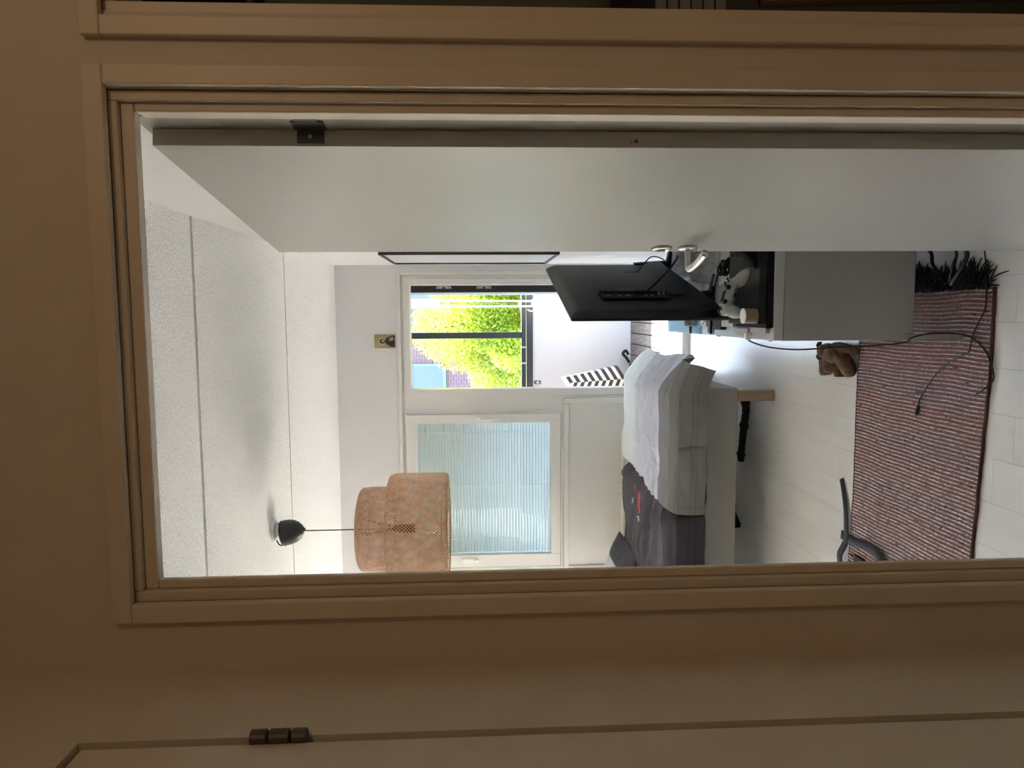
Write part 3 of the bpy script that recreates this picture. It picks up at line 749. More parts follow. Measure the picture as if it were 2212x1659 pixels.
MB().box(.05, .085, -.0065, .0065, -.0002, .0045, mtx=Matrix.Translation((.215, 3.165, .6290)) @ Matrix.Rotation(math.radians(4), 4, 'Z')).build('tip', mat('brown_tip', (.12, .06, .03), .5), ye)
ph = thing('black_box', 'flat black box lying on the desk left of the television foot', 'box')
MB().box(-.067, .0, 2.745, 2.845, .6262, .648).build('body', TVD, ph, bevel=.003)
pn = thing('pen', 'dark pen lying by the flat black box', 'pen')
MB().tube([(-.086, 2.885, .630), (-.030, 2.855, .630)], [.0015, .0035], 8).build('barrel', TVD, pn)
GREYB = mat('grey_bottle_plastic', (.36, .34, .33), .55, var=.2, vscale=60)
bo = thing('tube_bottle', 'grey ribbed tube bottle lying on the blue sheet', 'bottle')
bmx = Matrix.Translation((-.030, 3.13, .6505)) @ Matrix.Rotation(math.radians(-90), 4, 'Y') @ Matrix.Rotation(math.radians(6), 4, 'X')
b = MB(); n_ = 40; o_ = []
for (r_, z_) in ((0, -.01), (.022, -.01), (.023, 0), (.0235, .010), (.0235, .026), (.020, .030), (.0195, .031), (0, .031)):
    for k_ in range(n_):
        a_ = 2 * math.pi * k_ / n_; rr = r_ * (1 + (.05 if (k_ % 2 and .0 <= z_ <= .026) else 0)); p_ = bmx @ Vector((rr * math.cos(a_), rr * math.sin(a_), z_)); b.v.append(tuple(p_))
b.f = [(i * n_ + k_, i * n_ + (k_ + 1) % n_, (i + 1) * n_ + (k_ + 1) % n_, (i + 1) * n_ + k_) for i in range(7) for k_ in range(n_)]
b.build('body', GREYB, bo)
MB().lathe([(0, .03), (.007, .03), (.0045, .06), (0, .06)], 12, mtx=bmx).build('nozzle', mat('dark_nozzle', (.05, .045, .045), .5), bo)
MB().lathe([(.0, -.045), (.021, -.045), (.0215, -.03), (.0195, -.011), (0, -.011)], 24, mtx=bmx).build('rear_body', GREYB, bo, smooth=True)
mg = thing('round_box', 'round grey lidded tin behind the tube bottle', 'tin')
MB().lathe([(0, 0), (.028, 0), (.03, .003), (.03, .022), (.028, .025), (0, .026)], 32, c=(-.008, 3.29, .6275)).build('body', GREYB, mg)
wc = thing('white_dish', 'white square dish with a dark rim near the tube bottle', 'dish')
MB().box(-.058, .0, 2.965, 3.045, .6275, .634).build('base', WHITEP, wc, bevel=.003)
MB().tube([(-.060, 3.05, .636), (-.060, 3.03, .642), (-.050, 2.985, .643), (-.030, 2.955, .640), (.0, 2.955, .638)], .0028, 6).build('rim', GREYB, wc, smooth=True)
eb = thing('earbuds', 'tangle of black earbuds and cord beside the black controller', 'earbuds')
pts_ = [(.16 + .03 * math.cos(i * 1.9) + .01 * math.sin(i * 3.1), 2.70 + .045 * math.sin(i * 1.3), .640 + .012 * (i % 3)) for i in range(18)]
MB().tube(spline(pts_, 4), .0035, 6).build('cord', CABLE, eb, smooth=True)
for q in ((.14, 2.69, .655), (.175, 2.66, .66), (.16, 2.74, .65)):
    MB().ell(q, (.012, .010, .010), n=12, m=8).build('earpiece', CBK, eb, smooth=True)

# framed poster on the right wall
FRB = mat('dark_brown_frame', (.035, .018, .014), .4)
pf = thing('framed_poster', 'tall thin dark framed pale poster on the right wall', 'picture')
px, pz0, pz1, py0, py1 = .333, 1.078, 2.095, 4.24, 5.06
POST = mat('pale_poster_paper', (.86, .90, .92), .4)
bx('poster', POST, (px + .003, px + .006, py0 + .012, py1 - .012, pz0 + .012, pz1 - .012), pf)
bx('glass', glass_mat('picture_glass', refl=.25), (px - .002, px + .000, py0 + .012, py1 - .012, pz0 + .012, pz1 - .012), pf)
for a in ((px - .006, XR - .0005, py0, py0 + .014, pz0, pz1), (px - .006, XR - .0005, py1 - .014, py1, pz0, pz1), (px - .006, XR - .0005, py0 + .014, py1 - .014, pz0, pz0 + .014), (px - .006, XR - .0005, py0 + .014, py1 - .014, pz1 - .014, pz1)):
    bx('frame_bar', FRB, a, pf, .001)

# small gold plaque on the far wall (a plain generic figure)
ic = thing('plaque', 'small gold plaque with a dark draped figure above the balcony door', 'plaque')
IM = Matrix.Translation((-.1955, YF, 2.205)) @ Matrix(((1, 0, 0, 0), (0, 0, -1, 0), (0, 1, 0, 0), (0, 0, 0, 1)))
MB().box(-.0495, .0495, -.074, .073, 0, .012, mtx=IM).build('board', mat('plaque_gold', (.42, .34, .17), .5, var=.3, vscale=20), ic, bevel=.0015)
DKG = mat('plaque_dark_green', (.025, .032, .03), .6, var=.5, vscale=60)
def disc(cx_, cy_, rx, ry, z, name, m, th=.0006, n=28, parent=ic):
    return MB().prism([(cx_ + rx * math.cos(a), cy_ + ry * math.sin(a)) for a in np.linspace(0, 2 * math.pi, n, endpoint=False)], z, z + th, mtx=IM).build(name, m, parent)
disc(.0, .018, .024, .024, .0121, 'halo', mat('plaque_pale_gold', (.52, .43, .24), .5))
MB().prism([(-.043, -.072), (-.040, -.045), (-.022, -.018), (-.012, -.002), (.014, -.002), (.030, -.022), (.041, -.050), (.042, -.072)], .0124, .0132, mtx=IM).build('robe', DKG, ic)
disc(0, .017, .0175, .019, .0128, 'hood', DKG)
disc(.002, .012, .009, .012, .0138, 'face', mat('plaque_skin', (.50, .31, .18), .6))
MB().prism([(.004, -.030), (.026, -.036), (.034, -.058), (.012, -.066), (.002, -.048)], .0134, .0140, mtx=IM).build('sash', mat('plaque_ochre', (.40, .22, .10), .6), ic)

# ================================================================== pendant lamp
LX, LY = -1.048, 3.60
lp = thing('pendant_lamp', 'two-tiered woven bamboo pendant lamp hanging on a black cord', 'lamp')
MB().lathe([(0, H), (.052, H), (.054, H - .006), (.050, H - .014), (.030, H - .017), (.028, H - .045), (0, H - .045)], 32, c=(LX + .003, LY, 0)).build('ceiling_rose', WHITEP, lp, smooth=False)
cpn = Matrix.Translation((LX - .012, LY, H - .040)) @ Matrix.Rotation(math.radians(-9), 4, 'Y')
MB().lathe([(.0, -.030), (.057, -.004), (.0600, -.002), (.0612, -.018), (.060, -.045), (.054, -.068), (.042, -.088), (.024, -.103), (.009, -.110), (.007, -.115), (0, -.115)], 36, mtx=cpn).build('canopy_cup', mat('canopy_black', (.018, .018, .018), .38), lp, smooth=True)
MB().tube(spline([(LX - .045, LY - .01, H - .018), (LX - .060, LY - .02, H - .03), (LX - .066, LY - .02, H - .045), (LX - .055, LY - .02, H - .052), (LX - .072, LY - .01, H - .060)], 4), .0032, 6).build('loose_wire', CABLE, lp, smooth=True)
MB().tube([(LX + .030, LY, H - .017), (LX + .036, LY, H - .030), (LX + .03, LY, H - .046)], .0035, 6).build('hook', STEEL, lp, smooth=True)
MB().tube([(LX - .001, LY, H - .15), (LX, LY, 1.96)], .0028, 8).build('cord', CABLE, lp, smooth=True)
MB().lathe([(0, 1.97), (.014, 1.965), (.021, 1.94), (.021, 1.87), (.018, 1.865), (0, 1.865)], 20, c=(LX, LY, 0)).build('lamp_holder', TVD, lp, smooth=True)
MB().lathe([(0, 1.866), (.014, 1.865), (.018, 1.84), (.030, 1.80), (.026, 1.765), (0, 1.75)], 20, c=(LX, LY, 0)).build('bulb', mat('frosted_bulb', (.8, .78, .74), .3), lp, smooth=True)
def prof_pt(prof, L, t):
    s = t * L[-1]
    for i in range(1, len(L)):
        if s <= L[i] + 1e-9:
            q = (s - L[i - 1]) / max(1e-9, L[i] - L[i - 1])
            return (prof[i - 1][0] + (prof[i][0] - prof[i - 1][0]) * q, prof[i - 1][1] + (prof[i][1] - prof[i - 1][1]) * q, prof[i][0] - prof[i - 1][0], prof[i][1] - prof[i - 1][1])
def weave(name, prof, n, twist, w, nseg, r0=0.0):
    L = [0]
    for i in range(1, len(prof)): L.append(L[-1] + math.hypot(prof[i][0] - prof[i - 1][0], prof[i][1] - prof[i - 1][1]))
    b = MB(); V = []; Fc = []
    for d in (-1, 1):
        for k in range(n):
            base = len(V)
            for i in range(nseg + 1):
                t = i / nseg; r, z, dr, dz = prof_pt(prof, L, t); a = 2 * math.pi * k / n + d * twist * t
                da = d * twist / L[-1]                      # angle per metre of profile
                nl = math.hypot(dr, dz); tr, tz = dr / nl, dz / nl
                er = Vector((math.cos(a), math.sin(a), 0)); et = Vector((-math.sin(a), math.cos(a), 0)); ez = Vector((0, 0, 1))
                T = (er * tr + ez * tz) + et * (r * da); T.normalize()
                N = er * (-tz) + ez * tr; N.normalize(); B = T.cross(N).normalized()
                P = Vector((LX, LY, 0)) + er * (r + d * .0011) + ez * z
                V.append(tuple(P - B * w / 2)); V.append(tuple(P + B * w / 2))
            for i in range(nseg):
                q = base + 2 * i; Fc.append((q, q + 1, q + 3, q + 2))
    b.v = V; b.f = Fc
    return stuff(b.build(name, RATT, lp, smooth=True))
lowp = [(.205, 1.985), (.240, 1.990), (.258, 1.984), (.266, 1.968), (.270, 1.94), (.2705, 1.85), (.270, 1.73), (.266, 1.708), (.256, 1.699), (.246, 1.700)]
uppp = [(.05, 2.143), (.11, 2.141), (.165, 2.136), (.190, 2.128), (.201, 2.110), (.205, 2.08), (.205, 1.98)]
weave('lower_shade', lowp, 124, 1.12, .0041, 30)
weave('upper_shade', uppp, 94, 1.2, .0041, 26)
for r_, z_, t_ in ((.2055, 1.986, .0035), (.2475, 1.700, .0035), (.271, 1.725, .002), (.05, 2.143, .004), (.20, 2.115, .0022)):
    MB().tube([(LX + r_ * math.cos(a), LY + r_ * math.sin(a), z_) for a in np.linspace(0, 2 * math.pi, 65)], t_, 6, cap=False).build('rim_hoop', RATT, lp, smooth=True)
for k_ in range(3):
    a = k_ * 2.1 + .4
    MB().tube([(LX, LY, 1.93), (LX + .05 * math.cos(a), LY + .05 * math.sin(a), 2.13)], .002, 6).build('spoke', DARKST, lp)

# ================================================================== bed
bd = thing('bed', 'white divan bed on wooden legs in front of the window', 'bed')
BX0, BX1, BY0, BY1 = -2.38, -.392, 3.79, 4.95
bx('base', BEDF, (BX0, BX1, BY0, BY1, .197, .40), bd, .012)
bx('mattress', mat('sheet_cotton', (.50, .49, .46), .9, bump=.2, bscale=200), (BX0 + .006, BX1 - .008, BY0 + .006, BY1 - .006, .401, .515), bd, .03)
for lx, ly in ((-.465, 3.80), (BX0 + .02, 3.80), (-.465, BY1 - .08), (BX0 + .02, BY1 - .08)):
    bx('leg', WOOD, (lx, lx + .058, ly, ly + .058, 0, .197), bd, .006)

LBLUE = (.66, .69, .78); LGREY = (.66, .69, .68); MGREY = (.235, .225, .22); DGREY = (.075, .066, .075)
BLK = attr_mat('quilt_cotton', .9, bump=.25, bscale=350)
YP = [(3.762, .378), (3.757, .46), (3.772, .525), (3.83, .556), (4.05, .572), (4.45, .590), (4.80, .583), (4.93, .558), (4.972, .50), (4.975, .42)]
cum = [0]
for i in range(1, len(YP)): cum.append(cum[-1] + math.hypot(YP[i][0] - YP[i - 1][0], YP[i][1] - YP[i - 1][1]))
def path(s):
    L = s * cum[-1]
    for i in range(1, len(cum)):
        if L <= cum[i] + 1e-9:
            q = (L - cum[i - 1]) / (cum[i] - cum[i - 1]); return (YP[i - 1][0] + (YP[i][0] - YP[i - 1][0]) * q, YP[i - 1][1] + (YP[i][1] - YP[i - 1][1]) * q)
    return YP[-1]
def smooth01(a, b, x):
    t = min(1, max(0, (x - a) / (b - a))); return t * t * (3 - 2 * t)
def light_blanket(u, v):
    y, z = path(v)
    xl = -.945 - .10 * (1 - smooth01(.1, .55, v)) - .02 * nz(v * 9, 3)
    xr = -.236 - .085 * (1 - smooth01(0, .22, v)) + .016 * math.sin(v * 9) - .035 * smooth01(.75, 1, v) + .015 * nz(v * 7, 1.3)
    x = xr + (xl - xr) * u
    crk = smooth01(.235, .29, v) * (1 - smooth01(.50, .60, v))                    # crinkled middle field
    w = .013 * (.45 - abs(nz(x * 6 + 1.5 * nz(x * 3, y * 3), y * 26 + 4 * nz(x * 5, y * 2), 1)) ** .6) + .009 * nz(x * 9, y * 52 + 3 * nz(x * 7, y * 3), 14) + .0055 * nz(x * 26, y * 70, 5)
    h = w * (.30 + crk * 1.45) + .012 * nz(x * 3.3, y * 3.3, 8) + .006 * nz(x * 9, y * 5, 2)
    h += .014 * math.exp(-((x + .62 + .25 * (y - 4.1)) / .05) ** 2) * smooth01(.55, .7, v)
    over = max(0, x + .425); d = (over / .19) ** 1.35 * .150
    fr = 1 - smooth01(0.02, .13, v)
    if v < .16:                                          # front fall
        y -= .012 + abs(h) * 1.3 + .016 * abs(nz(x * 3.5 - z * 7, z * 5, 21)) + .02 * fr * (.5 + .5 * math.sin(x * 21)); z += h * .3
        z -= d * .45; y -= over * .16; x += over * .15 * fr
    else:
        z += h + .004 - d
    return Vector((x, y, z))
def lb_col(u, v):
    y, z = path(v)
    n_ = .04 * nz(u * 30, v * 30)
    if v < .235:
        st = 1.0
        for q in (.035, .055, .11, .165):
            if abs(v - q) < .0022: st = .8
        c = MGREY if u > .0 else MGREY
        k_ = (1.5 if v > .20 else 1.0)
        return tuple(x_ * st * (1 + n_) * 1.0 for x_ in c)
    if v < .56: return tuple(x_ * (1 + n_) for x_ in LBLUE)
    st = .86 if abs((v * 40) % 4 - 2) < .12 else 1
    return tuple(x_ * st * (1 + n_) for x_ in LGREY)
lb = grid(light_blanket, 190, 230, 'blanket', BLK, None, lb_col, thick=.005)
tag(lb, 'pale crinkled bedspread with grey border draped over the foot of the bed', 'blanket')
def dark_duvet(u, v):
    y, z = path(v)
    x = -.90 - 1.36 * u
    h = .022 * nz(x * 4, y * 4, 3) + .034 * (.45 - abs(nz(x * 2.6 + 4, y * 8 + 2.5 * nz(x * 2, y), 11)) ** .7) + .007 * nz(x * 11, y * 24, 4)
    fold = .030 * math.exp(-((y - 4.12 - .18 * nz(x * 2.4, 0, 7)) / .035) ** 2) * smooth01(-.95, -1.1, -abs(x) if x > -.95 else x)
    fold += .028 * math.exp(-((y - 4.00 + .1 * nz(x * 2.4, 0, 2) + .12 * (x + 1.1)) / .03) ** 2)
    fold -= .016 * math.exp(-((y - 4.20 + .06 * (x + 1.1)) / .02) ** 2)
    if v < .16:
        y -= .006 + abs(h) * .8; z += h * .2 - .006
    else: z += h + fold - .004
    z -= .045 * smooth01(-1.06, -.96, x) * (1 if v >= .16 else .3); y += .03 * smooth01(-1.10, -1.0, x) * (1 if v < .16 else 0)
    return Vector((x, y, z))
def dd_col(u, v):
    n_ = .10 * nz(u * 40, v * 12)
    c = DGREY if v > .235 else (.052, .046, .053)
    if .17 < v < .30: c = (.10, .092, .115)
    for q in (.035, .06, .125):
        if abs(v - q) < .003: c = (.03, .028, .032)
    return tuple(x_ * (1 + n_) for x_ in c)
dv = grid(dark_duvet, 200, 190, 'duvet', BLK, None, dd_col, thick=.005)
tag(dv, 'crumpled dark grey duvet lying on the left part of the bed', 'duvet')
# sewn-in label strips along the fold of the duvet
RED = mat('red_label', (.50, .035, .06), .6); 
def on_duvet(x, y, dz=.006):
    u = (-.90 - x) / 1.36; best = None
    for j in range(60):
        v = .2 + j * .012
        p = dark_duvet(u, v)
        if best is None or abs(p.y - y) < abs(best.y - y): best = p
    return Vector((x, y, best.z + dz))
def strip(name, x0, x1, y, w, m):
    b = MB(); n_ = 14; V = []
    for i in range(n_ + 1):
        xx_ = x0 + (x1 - x0) * i / n_; ww = w * math.sin(math.pi * (i + .3) / (n_ + .6)) ** .5; p = on_duvet(xx_, y + .01 * math.sin(i * .5))
        V += [tuple(p + Vector((0, -ww, -.002))), tuple(p + Vector((0, ww, .004)))]
    b.add(V, [(2 * i, 2 * i + 2, 2 * i + 3, 2 * i + 1) for i in range(n_)]); return b.build(name, m, dv, smooth=True)
r1 = strip('label', -1.07, -1.21, 4.36, .020, RED); r1['label'] = 'red printed patch'
r2 = strip('label', -1.055, -1.09, 4.45, .012, RED); r2['label'] = 'small red printed patch'
r3 = strip('label', -1.225, -1.26, 4.37, .012, mat('white_label', (.6, .6, .6), .6)); r3['label'] = 'white printed patch'
r4 = strip('label', -1.145, -1.18, 4.50, .009, mat('white_label', (.6, .6, .6), .6)); r4['label'] = 'white printed patch'
# pillow at the left
pw = MB()
def pil(u, v):
    a = (u - .5) * 2; b_ = (v - .5) * 2
    return a, b_, (max(0, 1 - abs(a) ** 2.6) * max(0, 1 - abs(b_) ** 2.6)) ** .5
pwo = thing('pillow', 'light grey pillow standing beyond the dark duvet', 'pillow')
def pilc(u, v): return (.07, .065, .075) if u < .22 else (.50, .51, .54)
PMx = Matrix.Translation((-1.755, 4.60, .675)) @ Matrix.Rotation(math.radians(14), 4, 'Y')
for s_ in (1, -1):
    grid(lambda u, v, s_=s_: PMx @ Vector(((pil(u, v)[0]) * -.30, pil(u, v)[1] * .27, s_ * (.075 * pil(u, v)[2] + .006 * nz(u * 9, v * 9, s_)))), 36, 36, 'cover', BLK, pwo, pilc)

# radiator behind the bed
rd = thing('radiator', 'low cream radiator on the wall below the window behind the bed', 'radiator')
RCR = mat('radiator_cream', (.74, .70, .60), .4)
bx('panel', RCR, (-2.05, -.875, YF - .075, YF - .012, .10, .478), rd, .006)
bx('grille', RCR, (-2.05, -.875, YF - .080, YF - .008, .480, .490), rd, .002)
MB().lathe([(0, 0), (.011, 0), (.013, .01), (.013, .03), (0, .032)], 14, c=(-1.30, YF - .045, .490)).build('valve', RCR, rd, smooth=True)

# ================================================================== rag rug
RUGM = attr_mat('rag_rug_cotton', .95, bump=.5, bscale=260)
rg_ = thing('rag_rug', 'striped maroon and white woven rag rug on the pale floor', 'rug')
RX0, RX1 = .070, -1.75; PER = .0138; NP = int((RX0 - RX1) / PER)
def rug_pt(x, t):
    far = 2.935 + .035 * (-x) - .008 * math.sin(x * 6) + .004 * nz(x * 14, 0) ; near = 2.190 - .012 + .07 * max(0, -x - .2) + .006 * nz(x * 12, 4)
    if x > -.1: far -= 0
    y = near + (far - near) * t
    return y
b = MB(); NV = 200; V = []; Fc = []; Cc = []
offs4 = [0, .30, .58, .84]; hts = [.0055, .0075, .0060, .0095]
rows = []
for i in range(NP):
    for j_, o4 in enumerate(offs4): rows.append((i + o4, hts[j_], j_))
for (ph_, ht, j_) in rows:
    x0 = RX0 - ph_ * PER
    for j in range(NV + 1):
        t = j / NV
        y = rug_pt(x0, t)
        xx_ = x0 + .007 * nz(y * 5, x0 * 3, 2) + (.0007 if (j % 2) else -.0007) * (1 if j_ == 3 else .3) + .0010 * nz(y * 70, x0 * 90, 7)
        z = ht + .0016 * nz(x0 * 200, y * 60) + .004 * max(0, nz(x0 * 2.5, y * 2.5, 9)) + (.0012 if (j % 2) else 0) + .0022 * max(0, nz(x0 * 60, y * 60, 12))
        if t < .004 or t > .996: z *= .3
        V.append((xx_, y, z))
nr = len(rows)
mar = [(.25, .118, .110), (.22, .125, .128), (.23, .10, .088), (.19, .112, .122), (.27, .13, .112)]
for i in range(nr - 1):
    band = rows[i][2]; rib = i // 4; base = mar[(rib * 7 + (rib // 3)) % 5]
    dkr = 1.0
    for j in range(NV):
        a = i * (NV + 1) + j; Fc.append((a, a + 1, a + NV + 2, a + NV + 1))
        q = nz(i * .9, j * .35, 1)
        if band == 2 or band == 3:
            k_ = .62 + .55 * q + .35 * nz(rib * 1.7, j * .08, 31) + (.0 if j % 2 else .12)
            on = (nz(rib * 3.7, j * .06, 6) > -.62)
            c = (.92 * k_, .84 * k_, .82 * k_) if (band == 2 and on) else tuple(x_ * (.9 + .4 * q) for x_ in base)
        else:
            c = tuple(x_ * (1.0 + .5 * q) for x_ in base)
            if nz(rib * 2.3, j * .12, 3) > .64: c = (.06, .045, .075)
            if nz(rib * 5.3, j * .5, 8) > .66: c = (.26, .06, .04)
        Cc.append(c)
b.v = V; b.f = Fc; b.c = Cc
wv = b.build('woven_field', RUGM, rg_, smooth=True)
eg = MB()
for tt in (0, 1):
    pts_ = [(xx_, rug_pt(xx_, tt), .005) for xx_ in np.linspace(RX0, RX1, 120)]
    eg.tube(pts_, [.0052 + .0012 * nz(i * .7, tt * 5) for i in range(120)], 6)
eg.build('selvedge', mat('dark_maroon_edge', (.07, .025, .025), .95), rg_, smooth=True)
fr = MB()
for i in range(520):
    y = 2.20 + .73 * random.random(); a = random.gauss(0, .45) + .5 * nz(y * 12, 3); Ls = .045 + .055 * random.random() * (1 + nz(y * 20, 1))
    if 2.38 < y < 2.44 and random.random() < .7: continue
    x0 = .060 + random.random() * .01; h0 = .004 + .012 * random.random()
    fr.tube(spline([(x0, y, .006), (x0 + Ls * .5 * math.cos(a), y + Ls * .5 * math.sin(a), h0), (x0 + Ls * math.cos(a * 1.3), y + Ls * math.sin(a * 1.3), .004)], 3), [.0026, .0030, .0030, .0028, .0024, .002, .001], 4)
stuff(fr.build('fringe', mat('dark_green_fringe', (.006, .012, .014), .95), rg_))

# cables on the floor
cb = thing('charger_cable', 'long black cable hanging from the desk edge and looping on the rug', 'cable')
pts_ = [(-.078, 2.462, .652), (-.098, 2.470, .640), (-.118, 2.44, .585), (-.125, 2.40, .50), (-.116, 2.37, .38), (-.110, 2.34, .26), (-.100, 2.305, .200), (-.086, 2.296, .185), (-.074, 2.298, .135), (-.072, 2.296, .06), (-.082, 2.262, .020), (-.117, 2.200, .014), (-.160, 2.168, .012), (-.205, 2.164, .005), (-.236, 2.186, .012), (-.262, 2.230, .014)]
MB().tube(spline(pts_, 6), .0026, 6).build('cable_run', CABLE, cb, smooth=True)
MB().box(-.094, -.070, 2.448, 2.476, .643, .660).build('plug', WHITEP, cb, bevel=.003)
ac = thing('loose_cable', 'thin black cable with a small plug lying across the rug', 'cable')
pts_ = [(.185, 2.24, .010), (.178, 2.223, .012), (.125, 2.212, .012), (.082, 2.206, .014), (.005, 2.202, .016), (-.064, 2.245, .016), (-.120, 2.262, .016), (-.135, 2.275, .016), (-.166, 2.356, .016), (-.213, 2.425, .016), (-.262, 2.475, .016), (-.310, 2.513, .016), (-.330, 2.518, .016)]
MB().tube(spline(pts_, 6), .0022, 6).build('cable_run', CABLE, ac, smooth=True)
MB().tube([(-.330, 2.518, .016), (-.338, 2.520, .016), (-.350, 2.524, .017), (-.364, 2.528, .017)], [.0022, .0055, .0065, .006], 8).build('plug', CABLE, ac, smooth=True)
for i, (pts_, r_, lab) in enumerate((
        ([(.30, 2.44, .168), (.250, 2.46, .10), (.198, 2.469, .03), (.156, 2.458, .026), (.121, 2.43, .020), (.100, 2.425, .014)], .0060, 'black cable under the desk, the one deepest in'),
        ([(.31, 2.36, .16), (.24, 2.33, .09), (.187, 2.332, .030), (.149, 2.345, .028), (.113, 2.371, .018), (.095, 2.385, .012)], .0045, 'thinner black cable under the desk, between two thicker ones'),
        ([(.31, 2.27, .16), (.235, 2.265, .09), (.183, 2.280, .030), (.138, 2.299, .028), (.100, 2.346, .022), (.085, 2.371, .014)], .0072, 'thickest black cable under the desk, nearest the doorway'))):
    o = MB().tube(spline(pts_, 6), r_, 8).build('desk_cable', CABLE, None, smooth=True); tag(o, lab, 'cable', 'cables under the desk')
ps = thing('power_strip', 'black power strip under the desk beside the wall', 'power strip')
bx('body', CABLE, (.17, .225, 2.36, 2.60, .17, .198), ps, .006)

# teddy lying face down by the rug
td = thing('teddy_bear', 'brown plush teddy bear lying face down on the floor beside the rug', 'teddy bear')
tb = MB()
tb.ell((-.178, 3.060, .050), (.044, .058, .040), n=20, m=14)                       # torso
tb.ell((-.172, 3.150, .046), (.036, .044, .040), n=20, m=14)                       # head, turned away
tb.tube(spline([(-.165, 3.075, .052), (-.185, 3.105, .050), (-.215, 3.125, .046), (-.245, 3.138, .036)], 4), [.030] * 12 + [.024], 12)
tb.ell((-.243, 3.136, .036), (.025, .029, .029), n=14, m=10)
tb.tube(spline([(-.172, 3.040, .050), (-.193, 3.010, .047), (-.222, 2.990, .038), (-.243, 2.982, .030)], 4), [.032] * 13, 12)
tb.ell((-.243, 2.980, .031), (.028, .031, .029), n=14, m=10)
tb.tube(spline([(-.150, 3.07, .056), (-.146, 3.02, .054), (-.152, 2.975, .044), (-.160, 2.955, .030)], 4), [.019] * 13, 12)
tb.ell((-.161, 2.950, .026), (.018, .022, .018), n=14, m=10)
tbo = tb.build('body', FURB, td, smooth=True)
rm = tbo.modifiers.new('remesh', 'REMESH'); rm.mode = 'VOXEL'; rm.voxel_size = .0045; rm.use_smooth_shade = True
sm_ = tbo.modifiers.new('smooth', 'SMOOTH'); sm_.factor = .5; sm_.iterations = 5
dt_ = bpy.data.textures.new('plush', 'CLOUDS'); dt_.noise_scale = .008
dm = tbo.modifiers.new('fur', 'DISPLACE'); dm.texture = dt_; dm.strength = .006; dm.mid_level = .5
for e_ in ((-.196, 3.188, .058), (-.148, 3.190, .058)):
    MB().ell(e_, (.016, .010, .016), n=12, m=8).build('ear', FURD, td, smooth=True)
MB().tube(spline([(-.205, 3.07, .026), (-.245, 3.068, .024), (-.276, 3.066, .024)], 4), [.022, .023, .024, .025, .026, .026, .026, .025, .022], 12).build('leg', FURD, td, smooth=True)
MB().tube(spline([(-.190, 3.215, .030), (-.235, 3.20, .027), (-.278, 3.190, .026)], 4), [.022, .022, .023, .024, .025, .026, .027, .026, .022], 12).build('leg', FURB, td, smooth=True)
MB().box(-.138, -.134, 3.055, 3.075, .085, .104).build('tag', WHITEP, td)

# socks under the bed
sk = MB(); rr = []
P_ = spline([(-.50, 4.145, .030), (-.56, 4.12, .034), (-.63, 4.15, .030), (-.70, 4.16, .033), (-.78, 4.18, .031), (-.83, 4.20, .028), (-.86, 4.205, .024)], 6)
sk.tube(P_, [.031 + .012 * nz(i * .33, 5) - .006 * (i / len(P_)) for i in range(len(P_))], 14, flat=.7)
tag(sk.build('sock', BLKCL, None, smooth=True), 'long twisted black stocking on the floor behind the bed leg', 'sock', None)
sk = MB(); P_ = spline([(-1.13, 4.30, .040), (-1.17, 4.29, .036), (-1.22, 4.26, .030), (-1.27, 4.24, .026)], 6)
sk.tube(P_, [.022 + .006 * math.sin(i * .5) for i in range(len(P_))], 12, flat=.8)
tag(sk.build('sock', BLKCL, None, smooth=True), 'short balled black sock under the left part of the bed', 'sock', None)

# webbing belt with buckle on the rug
bt = thing('belt', 'black webbing belt with plastic buckle lying on the rug corner', 'belt')
def ribbon(name, pts, w, tilt, m, parent):
    P = spline(pts, 6); V = []
    for i, p in enumerate(P):
        t = (P[min(i + 1, len(P) - 1)] - P[max(i - 1, 0)]).normalized(); s_ = t.cross(Vector((0, 0, 1))).normalized()
        k_ = tilt(i / (len(P) - 1)); d = (s_ * math.cos(k_) + Vector((0, 0, 1)) * math.sin(k_)) * w / 2
        V += [tuple(p - d), tuple(p + d)]
    b = MB().add(V, [(2 * i, 2 * i + 1, 2 * i + 3, 2 * i + 2) for i in range(len(P) - 1)]); o = b.build(name, m, parent, smooth=True)
    q = o.modifiers.new('thick', 'SOLIDIFY'); q.thickness = .0016; q.offset = 0; return o
ribbon('long_strap', [(-.712, 3.060, .006), (-.77, 3.030, .008), (-.833, 3.002, .012), (-.90, 2.985, .016), (-.955, 2.975, .020), (-.985, 2.985, .025), (-1.03, 3.005, .03), (-1.09, 3.01, .02)], .030, lambda t: .05 + .25 * t, WEBB, bt)
ribbon('short_strap', [(-.945, 3.03, .014), (-.944, 2.96, .016), (-.935, 2.86, .018), (-.925, 2.77, .022), (-.935, 2.70, .030), (-.965, 2.68, .030), (-1.02, 2.70, .022), (-1.07, 2.74, .018)], .036, lambda t: .1 + .5 * t, WEBB, bt)
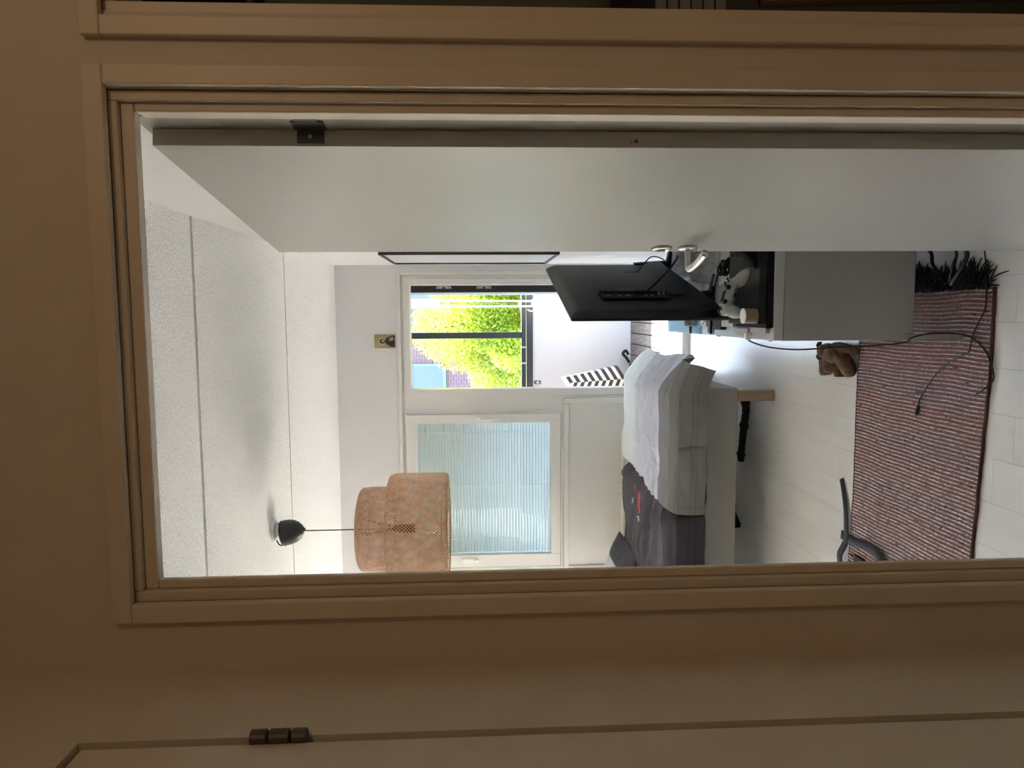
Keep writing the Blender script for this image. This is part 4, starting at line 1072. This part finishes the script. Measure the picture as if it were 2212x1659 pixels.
bk_ = MB().box(-1.02, -.99, 2.83, 2.90, .014, .026).box(-1.008, -.998, 2.80, 2.93, .018, .024).build('buckle', TVD, bt, bevel=.002)
bx('label_patch', mat('red_tag', (.25, .05, .04), .6), (-1.002, -.990, 2.885, 2.90, .0262, .0268), bt)

# ================================================================== dark closet contents behind the second frame
def garment(label, x, y, z0, z1, w, m, seed):
    o = grid(lambda u, v: Vector((x + w * (u - .5) * (.55 + .45 * min(1, (1 - v) * 6 + .2)), y + .03 * math.sin(u * 14 + seed) * (1 - v * .5), z0 + (z1 - z0) * v)), 30, 10, 'hanging_coat', m, None, thick=.01)
    return tag(o, label, 'coat', 'coats hanging in the dark closet')
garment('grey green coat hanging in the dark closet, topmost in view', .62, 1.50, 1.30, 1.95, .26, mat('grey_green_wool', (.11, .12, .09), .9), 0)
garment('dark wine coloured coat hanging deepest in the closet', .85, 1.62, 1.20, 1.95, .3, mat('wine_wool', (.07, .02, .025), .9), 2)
rl = tag(MB().tube([(.437, 1.56, 2.0), (1.5, 1.56, 2.0)], .012, 10).build('clothes_rail', STEEL, None, smooth=True), 'metal clothes rail across the dark closet', 'rail')
bc = thing('folded_shelf', 'pale ribbed panel leaning in the dark closet', 'panel')
for i in range(6):
    bx('rib', mat('pale_rib', (.20, .21, .19), .7), (.50, .60, 1.40, 1.412, 1.10 + i * .022, 1.118 + i * .022), bc)
br_ = thing('broom', 'broom handle leaning in the dark closet', 'broom')
MB().tube([(.62, 1.45, .05), (.55, 1.36, 1.05)], .012, 10).build('handle', mat('brown_handle', (.10, .065, .045), .35), br_, smooth=True)
bx('head', DARKST, (.52, .70, 1.42, 1.47, 0, .05), br_, .01)

# hall ceiling lamp (the warm light of the hall)
hl = thing('hall_lamp', 'small warm ceiling lamp of the hall', 'lamp')
MB().lathe([(0, H), (.07, H), (.07, H - .02), (.02, H - .03), (0, H - .03)], 28, c=(HALL_LAMP[0], HALL_LAMP[1], 0)).build('base', WHITEP, hl)
MB().tube([(HALL_LAMP[0], HALL_LAMP[1], H - .03), (HALL_LAMP[0], HALL_LAMP[1], H - .10)], .006, 8).build('stem', DARKST, hl)
